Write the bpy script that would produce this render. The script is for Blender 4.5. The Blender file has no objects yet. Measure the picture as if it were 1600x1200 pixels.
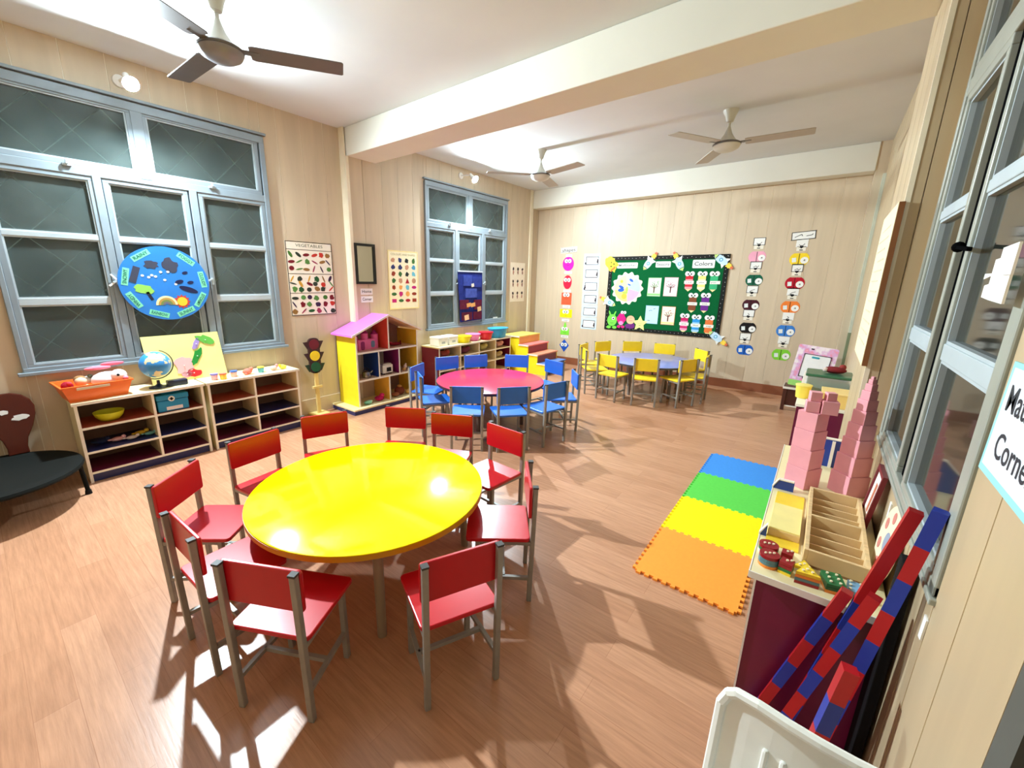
import bpy, bmesh, math, random
from mathutils import Vector, Matrix
PI = math.pi
sc = bpy.context.scene
COL = sc.collection

# ------------------------------------------------------------------ camera
cam_data = bpy.data.cameras.new('camera')
cam_data.sensor_width = 36.0
cam_data.lens = 643.454 * 36 / 1600
cam_data.shift_x = (800 - 768.39) / 1600
cam_data.shift_y = (597.53 - 600) / 1600
cam_data.clip_start = 0.02
cam = bpy.data.objects.new('camera', cam_data)
cam.location = (0, 0, 1.5)
cam.rotation_euler = (1.32897447, -0.0138144842, 0.673377851)
COL.objects.link(cam)
sc.camera = cam

# ------------------------------------------------------------------ world: night outside
w = bpy.data.worlds.new('night'); sc.world = w; w.use_nodes = True
w.node_tree.nodes['Background'].inputs[0].default_value = (0.55, 0.65, 0.8, 1)
w.node_tree.nodes['Background'].inputs[1].default_value = 0.03

# ------------------------------------------------------------------ exposure
vs = sc.view_settings
vs.view_transform = 'Standard'; vs.look = 'None'; vs.gamma = 1.0
vs.use_curve_mapping = False
vs.exposure = 0.18
sc.cycles.caustics_reflective = False
sc.cycles.caustics_refractive = False
LAMP = 10500.0         # radiance of the bare wall bulbs

# ------------------------------------------------------------------ materials
def lin(c):
    return tuple((x / 12.92 if x <= 0.04045 else ((x + 0.055) / 1.055) ** 2.4) for x in c)
def rgb(r, g, b):
    return lin((r / 255, g / 255, b / 255))
MATS = {}
def mat(name, c, rough=0.5, noise=0.05, scale=12.0, metal=0.0, spec=0.5, coat=0.0, emit=0.0, aniso=None, bump=0.0):
    if name in MATS: return MATS[name]
    m = bpy.data.materials.new(name); m.use_nodes = True
    nt = m.node_tree; b = nt.nodes['Principled BSDF']
    col = rgb(*c)
    b.inputs['Roughness'].default_value = rough
    b.inputs['Metallic'].default_value = metal
    b.inputs['Specular IOR Level'].default_value = spec
    b.inputs['Coat Weight'].default_value = coat
    b.inputs['Coat Roughness'].default_value = 0.08
    if noise > 0:
        tc = nt.nodes.new('ShaderNodeTexCoord'); mp = nt.nodes.new('ShaderNodeMapping')
        if aniso: mp.inputs['Scale'].default_value = aniso
        n = nt.nodes.new('ShaderNodeTexNoise'); n.inputs['Scale'].default_value = scale
        n.inputs['Detail'].default_value = 3
        r = nt.nodes.new('ShaderNodeValToRGB')
        r.color_ramp.elements[0].position = 0.3; r.color_ramp.elements[1].position = 0.7
        r.color_ramp.elements[0].color = tuple(x * (1 - noise) for x in col) + (1,)
        r.color_ramp.elements[1].color = tuple(min(1, x * (1 + noise)) for x in col) + (1,)
        nt.links.new(tc.outputs['Object'], mp.inputs['Vector']); nt.links.new(mp.outputs[0], n.inputs['Vector'])
        nt.links.new(n.outputs['Fac'], r.inputs[0]); nt.links.new(r.outputs[0], b.inputs['Base Color'])
        if bump:
            bp = nt.nodes.new('ShaderNodeBump'); bp.inputs['Strength'].default_value = bump; bp.inputs['Distance'].default_value = 0.01
            nt.links.new(n.outputs['Fac'], bp.inputs['Height']); nt.links.new(bp.outputs[0], b.inputs['Normal'])
    else:
        b.inputs['Base Color'].default_value = col + (1,)
    if emit:
        b.inputs['Emission Color'].default_value = col + (1,)
        b.inputs['Emission Strength'].default_value = emit
    MATS[name] = m
    return m

def floor_mat():
    m = bpy.data.materials.new('vinyl_floor'); m.use_nodes = True
    nt = m.node_tree; b = nt.nodes['Principled BSDF']; N = nt.nodes.new; L = nt.links.new
    tc = N('ShaderNodeTexCoord'); mp = N('ShaderNodeMapping')
    L(tc.outputs['Object'], mp.inputs['Vector'])
    br = N('ShaderNodeTexBrick'); br.inputs['Scale'].default_value = 1
    br.inputs['Brick Width'].default_value = 0.95; br.inputs['Row Height'].default_value = 0.115
    br.inputs['Mortar Size'].default_value = 0.0012; br.inputs['Mortar Smooth'].default_value = 0.3
    br.inputs['Color1'].default_value = rgb(202, 152, 120) + (1,)
    br.inputs['Color2'].default_value = rgb(190, 139, 107) + (1,)
    br.inputs['Mortar'].default_value = rgb(180, 130, 100) + (1,)
    L(mp.outputs[0], br.inputs['Vector'])
    m2 = N('ShaderNodeMapping'); m2.inputs['Scale'].default_value = (2.2, 30, 1)
    L(tc.outputs['Object'], m2.inputs['Vector'])
    n = N('ShaderNodeTexNoise'); n.inputs['Scale'].default_value = 2.2; n.inputs['Detail'].default_value = 6; n.inputs['Roughness'].default_value = 0.65
    L(m2.outputs[0], n.inputs['Vector'])
    rp = N('ShaderNodeValToRGB'); rp.color_ramp.elements[0].position = 0.3; rp.color_ramp.elements[1].position = 0.72
    rp.color_ramp.elements[0].color = (0.72, 0.68, 0.65, 1); rp.color_ramp.elements[1].color = (1.08, 1.06, 1.04, 1)
    L(n.outputs['Fac'], rp.inputs[0])
    mx = N('ShaderNodeMixRGB'); mx.blend_type = 'MULTIPLY'; mx.inputs[0].default_value = 0.85
    L(br.outputs['Color'], mx.inputs[1]); L(rp.outputs[0], mx.inputs[2]); L(mx.outputs[0], b.inputs['Base Color'])
    n2 = N('ShaderNodeTexNoise'); n2.inputs['Scale'].default_value = 5
    L(tc.outputs['Object'], n2.inputs['Vector'])
    mr = N('ShaderNodeMapRange'); mr.inputs[3].default_value = 0.27; mr.inputs[4].default_value = 0.27
    L(n2.outputs['Fac'], mr.inputs[0]); L(mr.outputs[0], b.inputs['Roughness'])
    bp = N('ShaderNodeBump'); bp.inputs['Strength'].default_value = 0.05; bp.inputs['Distance'].default_value = 0.01
    L(n.outputs['Fac'], bp.inputs['Height']); L(bp.outputs[0], b.inputs['Normal'])
    return m

def glass_mat(name, dust, lo, hi, rough=0.12):
    m = bpy.data.materials.new(name); m.use_nodes = True
    nt = m.node_tree; b = nt.nodes['Principled BSDF']; N = nt.nodes.new; L = nt.links.new
    out = nt.nodes['Material Output']
    b.inputs['Base Color'].default_value = rgb(*dust) + (1,)
    b.inputs['Roughness'].default_value = rough
    tr = N('ShaderNodeBsdfTransparent'); tr.inputs[0].default_value = (0.8, 0.88, 0.86, 1)
    tc = N('ShaderNodeTexCoord'); n = N('ShaderNodeTexNoise'); n.inputs['Scale'].default_value = 3.0; n.inputs['Detail'].default_value = 5; n.inputs['Roughness'].default_value = 0.65
    L(tc.outputs['Object'], n.inputs['Vector'])
    mr = N('ShaderNodeMapRange'); mr.inputs[1].default_value = 0.3; mr.inputs[2].default_value = 0.7
    mr.inputs[3].default_value = lo; mr.inputs[4].default_value = hi
    L(n.outputs['Fac'], mr.inputs[0])
    mx = N('ShaderNodeMixShader'); L(mr.outputs[0], mx.inputs[0]); L(tr.outputs[0], mx.inputs[1]); L(b.outputs[0], mx.inputs[2])
    L(mx.outputs[0], out.inputs['Surface'])
    return m

FLOOR = floor_mat()
GLASS = glass_mat('dusty_window_glass', (92, 104, 102), 0.3, 0.66)
GLASS_R = glass_mat('smoked_window_glass', (44, 46, 40), 0.88, 0.96, 0.05)
PANEL = mat('tan_wall_panel', (206, 188, 162), 0.4, 0.06, 2.0, spec=.3, aniso=(6, 6, 0.6))
PANEL_R = mat('plain_tan_board', (190, 168, 134), 0.4, 0.06, 2.0, aniso=(6, 6, 0.6))
SEAM = mat('cream_seam', (232, 222, 202), 0.5, 0.03)
CREAMTRIM = mat('cream_trim', (238, 226, 200), 0.4, 0.03)
GREENTRIM = mat('pale_green_trim', (196, 202, 186), 0.4, 0.04)
CEIL = mat('ceiling_paint', (216, 219, 220), 0.8, 0.04, 1.5)
BEAM = mat('beam_paint', (226, 224, 212), 0.7, 0.03, 2)
BASEB = mat('red_brown_baseboard', (140, 84, 58), 0.35, 0.1, 6)
WINFR = mat('grey_blue_window_paint', (134, 147, 156), 0.45, 0.08, 5)
WINFR2 = mat('pale_window_paint', (176, 188, 194), 0.45, 0.06, 5)
WINFRR = mat('grey_green_window_paint', (158, 162, 152), 0.35, 0.08, 5)
DARK = mat('dark_gap', (12, 12, 13), 1.0, 0.1, spec=0.0)
METAL = mat('grey_painted_steel', (146, 142, 134), 0.4, 0.08, 20, metal=0.1)
WHITE = mat('white_paper', (240, 240, 236), 0.6, 0.02, spec=.2)
BLACK = mat('black_ink', (16, 16, 18), 0.6, 0.03, spec=.2)
GREYINK = mat('grey_ink', (74, 76, 84), 0.6, 0.03, spec=.2)
CREAM = mat('cream_laminate', (240, 226, 178), 0.3, 0.03, 6)
EDGE = mat('white_edge_band', (240, 236, 224), 0.35, 0.02)
MAROON = mat('maroon_laminate', (118, 22, 62), 0.3, 0.08, 6)
NAVY = mat('navy_laminate', (34, 44, 104), 0.35, 0.08, 6)
BLUEL = mat('blue_laminate', (28, 62, 150), 0.3, 0.06, 6)
YEL = mat('yellow_laminate', (252, 226, 40), 0.25, 0.03, 6)
ORANGEL = mat('orange_laminate', (226, 140, 66), 0.3, 0.05, 6)
REDL = mat('red_brown_laminate', (168, 70, 52), 0.35, 0.06, 6)
WOOD = mat('pale_wood', (222, 190, 140), 0.45, 0.12, 8, aniso=(1, 8, 1))
PURPLE = mat('violet', (120, 50, 130), 0.4, 0.04)

def cm(c, rough=0.45, name=None, **k):
    if rough >= .5: k.setdefault('spec', .2)
    return mat(name or 'colour_%02x%02x%02x_%d' % (tuple(c) + (int(rough * 100),)), c, rough, k.pop('noise', 0.04), **k)

# ------------------------------------------------------------------ mesh helpers
class MB:
    def __init__(s): s.v = []; s.f = []
    def add(s, vs, fs):
        o = len(s.v); s.v += [tuple(p) for p in vs]; s.f += [tuple(i + o for i in f) for f in fs]; return s
    def box(s, c, sz, R=None):
        x, y, z = sz[0] / 2, sz[1] / 2, sz[2] / 2
        vs = [Vector(p) for p in ((-x, -y, -z), (x, -y, -z), (x, y, -z), (-x, y, -z), (-x, -y, z), (x, -y, z), (x, y, z), (-x, y, z))]
        if R: vs = [R @ p for p in vs]
        c = Vector(c)
        return s.add([p + c for p in vs], [(3, 2, 1, 0), (4, 5, 6, 7), (0, 1, 5, 4), (1, 2, 6, 5), (2, 3, 7, 6), (3, 0, 4, 7)])
    def bx(s, x0, x1, y0, y1, z0, z1):
        return s.box(((x0 + x1) / 2, (y0 + y1) / 2, (z0 + z1) / 2), (abs(x1 - x0), abs(y1 - y0), abs(z1 - z0)))
    def prism(s, poly, a, b, ax='y'):
        """2D outline (p, q) extruded from a to b along ax; y: (x,z), z: (x,y), x: (y,z)"""
        P = {'y': lambda p, t: (p[0], t, p[1]), 'z': lambda p, t: (p[0], p[1], t), 'x': lambda p, t: (t, p[0], p[1])}[ax]
        n = len(poly)
        return s.add([P(p, a) for p in poly] + [P(p, b) for p in poly],
                     [tuple(range(n)), tuple(range(2 * n - 1, n - 1, -1))] + [(i, i + n, (i + 1) % n + n, (i + 1) % n) for i in range(n)])
    def bar(s, p0, p1, w, h=None):
        h = h or w; p0 = Vector(p0); p1 = Vector(p1); d = (p1 - p0)
        q = d.to_track_quat('Z', 'Y').to_matrix()
        return s.box((p0 + p1) / 2, (w, h, d.length), q)
    def cyl(s, p0, p1, r0, r1=None, n=12):
        r1 = r0 if r1 is None else r1
        p0 = Vector(p0); p1 = Vector(p1); q = (p1 - p0).to_track_quat('Z', 'Y').to_matrix()
        ring = [Vector((math.cos(2 * PI * i / n), math.sin(2 * PI * i / n), 0)) for i in range(n)]
        return s.add([p0 + q @ (v * r0) for v in ring] + [p1 + q @ (v * r1) for v in ring],
                     [tuple(range(n - 1, -1, -1)), tuple(range(n, 2 * n))] + [(i, (i + 1) % n, (i + 1) % n + n, i + n) for i in range(n)])
    def lathe(s, prof, c=(0, 0, 0), n=24, sx=1.0, sy=1.0):
        vs = []; fs = []; k = len(prof)
        for r, z in prof:
            for i in range(n):
                a = 2 * PI * i / n; vs.append((c[0] + max(r, 1e-4) * math.cos(a) * sx, c[1] + max(r, 1e-4) * math.sin(a) * sy, c[2] + z))
        for j in range(k - 1):
            for i in range(n):
                fs.append((j * n + i, j * n + (i + 1) % n, (j + 1) * n + (i + 1) % n, (j + 1) * n + i))
        fs.append(tuple(range(n - 1, -1, -1))); fs.append(tuple((k - 1) * n + i for i in range(n)))
        return s.add(vs, fs)
    def ball(s, c, r, n=12, sc3=(1, 1, 1), R=None):
        vs = []; fs = []; m = max(4, n // 2)
        c = Vector(c)
        def P(x, y, z):
            p = Vector((x * sc3[0], y * sc3[1], z * sc3[2])) * r
            return c + (R @ p if R else p)
        vs.append(P(0, 0, 1))
        for j in range(1, m):
            t = PI * j / m
            for i in range(n): vs.append(P(math.sin(t) * math.cos(2 * PI * i / n), math.sin(t) * math.sin(2 * PI * i / n), math.cos(t)))
        vs.append(P(0, 0, -1)); e = len(vs) - 1
        for i in range(n):
            fs.append((0, 1 + i, 1 + (i + 1) % n)); fs.append((e, e - n + (i + 1) % n, e - n + i))
        for j in range(m - 2):
            for i in range(n):
                a = 1 + j * n
                fs.append((a + i, a + n + i, a + n + (i + 1) % n, a + (i + 1) % n))
        return s.add(vs, fs)
    def build(s, name, m, parent=None, smooth=False, bevel=0.0, kind=None):
        me = bpy.data.meshes.new(name); me.from_pydata(s.v, [], s.f)
        bm = bmesh.new(); bm.from_mesh(me); bmesh.ops.recalc_face_normals(bm, faces=bm.faces); bm.to_mesh(me); bm.free()
        if smooth:
            me.shade_smooth(); me.set_sharp_from_angle(angle=0.7)
        me.materials.append(m)
        o = bpy.data.objects.new(name, me); COL.objects.link(o)
        if parent: o.parent = parent
        if bevel:
            b = o.modifiers.new('bevel', 'BEVEL'); b.width = bevel; b.segments = 2; b.limit_method = 'ANGLE'
        if kind: o['kind'] = kind
        return o

def tag(o, label, cat, group=None):
    o['label'] = label; o['category'] = cat
    if group: o['group'] = group
    return o
def thing(name, label, cat, loc=(0, 0, 0), rz=0.0, group=None, rot=None):
    o = bpy.data.objects.new(name, None); o.empty_display_size = 0.05; COL.objects.link(o)
    o.location = loc; o.rotation_euler = rot if rot else (0, 0, rz)
    return tag(o, label, cat, group)
def copy_tree(o, parent=None):
    c = o.copy(); COL.objects.link(c); c.parent = parent
    for ch in o.children: copy_tree(ch, c)
    return c
def struct(o): o['kind'] = 'structure'; return o
def sempty(name, loc=(0, 0, 0), rz=0.0):
    o = bpy.data.objects.new(name, None); o.empty_display_size = 0.05; COL.objects.link(o)
    o.location = loc; o.rotation_euler = (0, 0, rz); o['kind'] = 'structure'; return o

# outlines in the (x, z) plane of a wall
def rect(x, z, w, h, a=0.0):
    p = [(-w / 2, -h / 2), (w / 2, -h / 2), (w / 2, h / 2), (-w / 2, h / 2)]
    return [(x + q[0] * math.cos(a) - q[1] * math.sin(a), z + q[0] * math.sin(a) + q[1] * math.cos(a)) for q in p]
def rrect(x, z, w, h, r, a=0.0, n=4):
    p = []
    for cx, cz, s in ((w / 2 - r, h / 2 - r, 0), (-w / 2 + r, h / 2 - r, 1), (-w / 2 + r, -h / 2 + r, 2), (w / 2 - r, -h / 2 + r, 3)):
        for i in range(n + 1):
            t = (s + i / n) * PI / 2; p.append((cx + r * math.cos(t), cz + r * math.sin(t)))
    return [(x + q[0] * math.cos(a) - q[1] * math.sin(a), z + q[0] * math.sin(a) + q[1] * math.cos(a)) for q in p]
def ell(x, z, rx, rz=None, n=24, a=0.0):
    rz = rz or rx; p = [(rx * math.cos(2 * PI * i / n), rz * math.sin(2 * PI * i / n)) for i in range(n)]
    return [(x + q[0] * math.cos(a) - q[1] * math.sin(a), z + q[0] * math.sin(a) + q[1] * math.cos(a)) for q in p]
def star(x, z, r0, r1, n=5, a=PI / 2):
    return [(x + (r0 if i % 2 == 0 else r1) * math.cos(a + PI * i / n), z + (r0 if i % 2 == 0 else r1) * math.sin(a + PI * i / n)) for i in range(2 * n)]
def moved(poly, x, z, s=1.0, a=0.0):
    return [(x + s * (p[0] * math.cos(a) - p[1] * math.sin(a)), z + s * (p[0] * math.sin(a) + p[1] * math.cos(a))) for p in poly]
def flat(name, polys, m, parent, d=0.0, t=0.002, **k):
    """thin sheet(s) standing d off the wall, t thick; local wall faces -y"""
    mb = MB()
    if polys and not isinstance(polys[0][0], (tuple, list)): polys = [polys]
    for i, p in enumerate(polys): mb.prism(p, -d - t - .00012 * (i % 7), -d)
    return mb.build(name, m, parent, **k)
def ring(name, x, z, w, h, b, m, parent, d=0.0, t=0.002):
    return flat(name, [rect(x, z + h / 2 - b / 2, w, b), rect(x, z - h / 2 + b / 2, w, b), rect(x - w / 2 + b / 2, z, b, h - 2 * b), rect(x + w / 2 - b / 2, z, b, h - 2 * b)], m, parent, d, t)

TEXT_CACHE = {}
def text(s, x, z, h, m, parent, d=0.0, a=0.0, name='lettering', w=None, bold=0.0):
    """flat lettering centred on (x, z), capital height h, optional total width w"""
    key = (s, bold)
    if key not in TEXT_CACHE:
        cu = bpy.data.curves.new('lettering_curve', 'FONT'); cu.body = s; cu.align_x = 'CENTER'; cu.align_y = 'CENTER'
        cu.size = 1.0; cu.extrude = 0.0; cu.offset = bold; cu.resolution_u = 3
        o = bpy.data.objects.new('lettering_source', cu); COL.objects.link(o)
        dg = bpy.context.evaluated_depsgraph_get()
        me = bpy.data.meshes.new_from_object(o.evaluated_get(dg))
        bpy.data.objects.remove(o); bpy.data.curves.remove(cu)
        TEXT_CACHE[key] = ([v.co.copy() for v in me.vertices], [tuple(p.vertices) for p in me.polygons])
        bpy.data.meshes.remove(me)
    vs, fs = TEXT_CACHE[key]
    xs = [v.x for v in vs]; ww = max(xs) - min(xs); sz = h / 0.72
    sx = sz if w is None else w / ww
    mb = MB()
    c, q = math.cos(a), math.sin(a)
    mb.add([(x + v.x * sx * c - v.y * sz * q, -d - 0.0006, z + v.x * sx * q + v.y * sz * c) for v in vs], fs)
    me = bpy.data.meshes.new(name); me.from_pydata(mb.v, [], mb.f); me.materials.append(m)
    o = bpy.data.objects.new(name, me); COL.objects.link(o); o.parent = parent
    return o
def scribble(pts, w):
    """pen stroke as little quads around a polyline in (x, z)"""
    out = []
    for (a, b), (c, e) in zip(pts[:-1], pts[1:]):
        dx, dz = c - a, e - b; l = math.hypot(dx, dz) or 1e-6; nx, nz = -dz / l * w / 2, dx / l * w / 2
        out.append([(a + nx, b + nz), (a - nx, b - nz), (c - nx, e - nz), (c + nx, e + nz)])
    return out
LEFT, BACK, RIGHT = PI / 2, 0.0, -PI / 2

# ------------------------------------------------------------------ room shell
XL, XR, YB, YF, HC = -4.4, 0.3, 6.88, -2.2, 3.07
struct(MB().bx(XL - .2, XR + .2, YF - .1, YB + .2, -.1, 0).build('floor', FLOOR))
struct(MB().bx(XL - .2, XR + .2, YF - .1, YB + .2, HC, HC + .1).build('ceiling', CEIL))
WIN_A = (.17, 2.0); WIN_B = (4.04, 5.9); WIN_R = (1.24, 2.56); WZ = (.82, 2.77)
PW = .242
def panelled_wall(name, u0, u1, holes, P, pm, thick=.2):
    """backing with window openings, clad in single vertical boards; P maps (u0,u1,n0,n1,z0,z1) to a box"""
    mb = MB()
    cuts = sorted({u0, u1} | {c for h in holes for c in h[:2]})
    for a, b in zip(cuts[:-1], cuts[1:]):
        h = [h for h in holes if h[0] <= a + 1e-6 and b <= h[1] + 1e-6]
        for z0, z1 in ([(0, h[0][2]), (h[0][3], HC)] if h else [(0, HC)]):
            mb.bx(*P(a, b, .0025, thick, z0, z1))
    root = struct(mb.build(name, SEAM))
    n = int((u1 - u0) / PW) + 1
    ed = sorted({round(u0 + i * PW, 4) for i in range(n + 1) if u0 + i * PW < u1} | {u1} | {c for h in holes for c in h[:2]})
    for a, b in zip(ed[:-1], ed[1:]):
        if b - a < .02: continue
        h = [h for h in holes if h[0] <= a + 1e-6 and b <= h[1] + 1e-6]
        for z0, z1 in ([(0, h[0][2]), (h[0][3], HC)] if h else [(0, HC)]):
            MB().bx(*P(a + .0025, b - .0025, 0, .012, z0, z1)).build('panel', pm, root)
    return root
PL = lambda a, b, n0, n1, z0, z1: (XL - n1, XL - n0, a, b, z0, z1)
PR = lambda a, b, n0, n1, z0, z1: (XR + n0, XR + n1, a, b, z0, z1)
PB = lambda a, b, n0, n1, z0, z1: (a, b, YB + n0, YB + n1, z0, z1)
PF = lambda a, b, n0, n1, z0, z1: (a, b, YF - n1, YF - n0, z0, z1)
panelled_wall('wall_left', YF, YB, [WIN_A + WZ, WIN_B + WZ], PL, PANEL)
panelled_wall('wall_right', .84, YB, [WIN_R + WZ], PR, PANEL_R)
panelled_wall('wall_back', XL, XR, [], PB, PANEL)
struct(MB().bx(XL, XR, YF - .2, YF, 0, HC).build('wall_front', PANEL))
mb = MB().bx(XR, XR + .2, YF, -.12, 0, HC).bx(XR, XR + .2, -.12, .84, 2.1, HC)
struct(mb.build('wall_right', PANEL_R))
d = sempty('door_1', (XR, .36, 0), 0)
MB().bx(.03, .07, -.47, .47, 0, 2.1).build('door_leaf', cm((92, 92, 86), .5), d)
MB().bx(.0, .09, -.48, -.42, 0, 2.1).bx(0, .09, .42, .48, 0, 2.1).build('door_frame', cm((88, 90, 84), .5), d)
# beams
struct(MB().bx(XL, XR, 2.85, 3.22, 2.79, HC).build('trim_1', BEAM, bevel=.006))
struct(MB().bx(XL, XR - .1, 6.67, YB, 2.77, HC).build('trim_2', BEAM, bevel=.006))
# pilaster of the left wall, with its two boards and the cream corner strip
t = struct(MB().bx(XL, -4.308, 2.835, 3.235, 0, 2.79).build('trim_3', SEAM))
MB().bx(-4.312, -4.3, 2.855, 3.03, 0, 2.79).build('panel', PANEL, t)
MB().bx(-4.312, -4.3, 3.035, 3.235, 0, 2.79).build('panel', PANEL, t)
MB().bx(XL, -4.31, 2.822, 2.838, 0, HC).build('corner_strip', CREAMTRIM, t)
MB().bx(-4.315, -4.292, 2.822, 2.86, 0, 2.79).build('corner_bead', CREAMTRIM, t)
# pilaster of the right wall
t = struct(MB().bx(.212, XR, 2.612, 3.29, 0, HC).build('trim_4', SEAM))
for a, b in ((2.605, 2.83), (2.834, 3.06), (3.064, 3.29)): MB().bx(.2, .213, a, b, 0, HC).build('panel', PANEL_R, t)
MB().bx(.214, .247, 2.6, 2.613, 0, HC).build('panel', PANEL_R, t)
MB().bx(.251, XR, 2.6, 2.613, 0, HC).build('panel', PANEL_R, t)
MB().bx(.196, .214, 2.597, 2.612, 0, HC).build('corner_strip', CREAMTRIM, t)
# corner pieces of the back wall
struct(MB().bx(XL, XL + .02, 6.585, 6.665, 0, HC).build('trim_5', CREAMTRIM))
t = struct(MB().bx(.2, XR, 6.68, YB, 0, HC).build('trim_6', PANEL))
MB().bx(.272, XR - .001, 6.60, 6.68, .95, 2.72).build('corner_strip', GREENTRIM, t)
MB().bx(.272, XR - .001, 6.60, 6.68, 0, .95).build('lower_strip', cm((120, 132, 104), .4), t)
# baseboards
struct(MB().bx(XL, .2, YB - .018, YB, 0, .125).build('baseboard_back', BASEB, bevel=.003))
mb = MB()
for a, b in ((YF, 2.82), (3.25, 6.6)): mb.bx(XL, XL + .016, a, b, 0, .17)
struct(mb.build('baseboard_left', PANEL, bevel=.003))

# ------------------------------------------------------------------ windows
def casement(parent, u0, u1, rows, frm, lite, glass, handle=True, y=0.0):
    g = .035
    z0, z1 = rows[0][0] - g, rows[-1][1] + g
    sash = MB().prism(rect((u0 + u1) / 2, z0 + g / 2, u1 - u0 + 2 * g, g), y - .02, y + .02)
    sash.prism(rect((u0 + u1) / 2, z1 - g / 2, u1 - u0 + 2 * g, g), y - .02, y + .02)
    for u in (u0 - g / 2, u1 + g / 2): sash.prism(rect(u, (z0 + z1) / 2, g, z1 - z0 - 2 * g), y - .02, y + .02)
    s = sash.build('sash', frm, parent, bevel=.003)
    for (a, b), (c, e) in zip(rows[:-1], rows[1:]):
        MB().prism(rect((u0 + u1) / 2, (b + c) / 2, u1 - u0, c - b), y - .016, y + .014).build('glazing_bar', lite, s, bevel=.003)
    for a, b in rows:
        MB().prism(rect((u0 + u1) / 2, (a + b) / 2, u1 - u0, b - a), y + .004, y + .008).build('pane', glass, s)
        # pale putty bead around the pane
        m = MB(); q = .009
        for r in (rect((u0 + u1) / 2, a + q / 2, u1 - u0, q), rect((u0 + u1) / 2, b - q / 2, u1 - u0, q), rect(u0 + q / 2, (a + b) / 2, q, b - a - 2 * q), rect(u1 - q / 2, (a + b) / 2, q, b - a - 2 * q)):
            m.prism(r, y - .012, y + .004)
        m.build('putty_bead', lite, s)
    if handle:
        h = MB().box((u0 - g * .6, y - .03, (z0 + z1) / 2 - .06), (.018, .02, .06)); h.bar((u0 - g * .6, y - .038, (z0 + z1) / 2 - .04), (u0 - .09, y - .045, (z0 + z1) / 2 - .075), .012)
        h.build('latch', lite, s)
    return s
ROWS = [(.87, 1.285), (1.335, 1.755), (1.79, 2.175)]
def big_window(name, y0):
    w = sempty(name, (XL, y0, 0), LEFT)       # local x runs along the wall, -y into the room
    W = 1.845
    f = MB().prism(rect(W / 2, .832, W, .03), -.03, .08).prism(rect(W / 2, 2.75, W, .06), -.03, .08).prism(rect(W / 2, 2.235, W, .06), -.026, .08)
    for u, ww in ((.012, .03), (W - .02, .045), (.6, .05), (1.21, .055)): f.prism(rect(u, (.82 + 2.22) / 2 if ww > .046 else 1.795, ww, 1.4 if ww > .046 else 1.95), -.028, .08)
    f.prism(rect(.905, 2.49, .075, .5), -.028, .08)
    f.build('frame', WINFR, w, bevel=.004)
    MB().prism(rect(W / 2, 2.80, W + .05, .02), -.04, 0).build('head_strip', WINFR, w, bevel=.003)
    MB().prism(rect(W / 2, .806, W + .06, .025), -.05, .02).build('sill', WINFR, w, bevel=.004)
    for u0, u1 in ((.062, .49 + .06), (.665, 1.137), (1.28, 1.765)):
        casement(w, u0, u1, ROWS, WINFR, WINFR2, GLASS, handle=u0 > .5)
    for u0, u1 in ((.07, .84), (.965, 1.755)):
        s = casement(w, u0, u1, [(2.3, 2.705)], WINFR, WINFR2, GLASS, handle=False)
        MB().box(((u0 + u1) / 2, -.03, 2.262), (.05, .02, .018)).box(((u0 + u1) / 2, -.04, 2.28), (.014, .02, .03)).build('catch', WINFR2, s, bevel=.002)
    # diagonal security mesh outside the glass
    m = MB(); st = .36
    for i in range(-6, 12):
        for sgn in (1, -1):
            pts = []
            a = i * st
            for k in range(41):
                z = .82 + (2.77 - .82) * k / 40; u = a + sgn * (z - .82) * .95
                if 0 < u < W: pts.append((u, z))
            if len(pts) > 2: m.bar((pts[0][0], .10, pts[0][1]), (pts[-1][0], .10, pts[-1][1]), .013, .006)
    m.build('security_mesh', cm((226, 228, 220), .6), w, kind='stuff')
    return w
big_window('window_1', .165)
big_window('window_2', 4.045)
# window beside the camera: local x runs towards -y
w = sempty('window_3', (XR, 2.56, 0), RIGHT)
W = 1.32
f = MB().prism(rect(W / 2, .835, W, .03), -.008, .1).prism(rect(W / 2, 2.75, W, .04), -.008, .1).prism(rect(W / 2, 2.235, W, .06), -.006, .1)
for u, ww in ((.02, .04), (W - .02, .04)): f.prism(rect(u, 1.795, ww, 1.95), -.008, .1)
f.build('frame', WINFRR, w, bevel=.004)
MB().prism(rect(.633, 1.52, .10, 1.4), .01, .1).build('mullion_gap', DARK, w)
MB().prism(rect(W / 2, .812, W + .02, .016), -.012, .02).build('sill', WINFRR, w, bevel=.003)
casement(w, .095, .535, ROWS, WINFRR, WINFR2, GLASS_R, handle=False, y=.016)
casement(w, .735, 1.245, ROWS, WINFRR, WINFR2, GLASS_R, handle=False, y=.016)
casement(w, .095, 1.245, [(2.3, 2.705)], WINFRR, WINFR2, GLASS_R, handle=False, y=.016)
MB().bar((.64, -.012, 1.62), (.86, -.022, 1.60), .01).ball((.64, -.01, 1.62), .016).build('latch', DARK, w)

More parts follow.
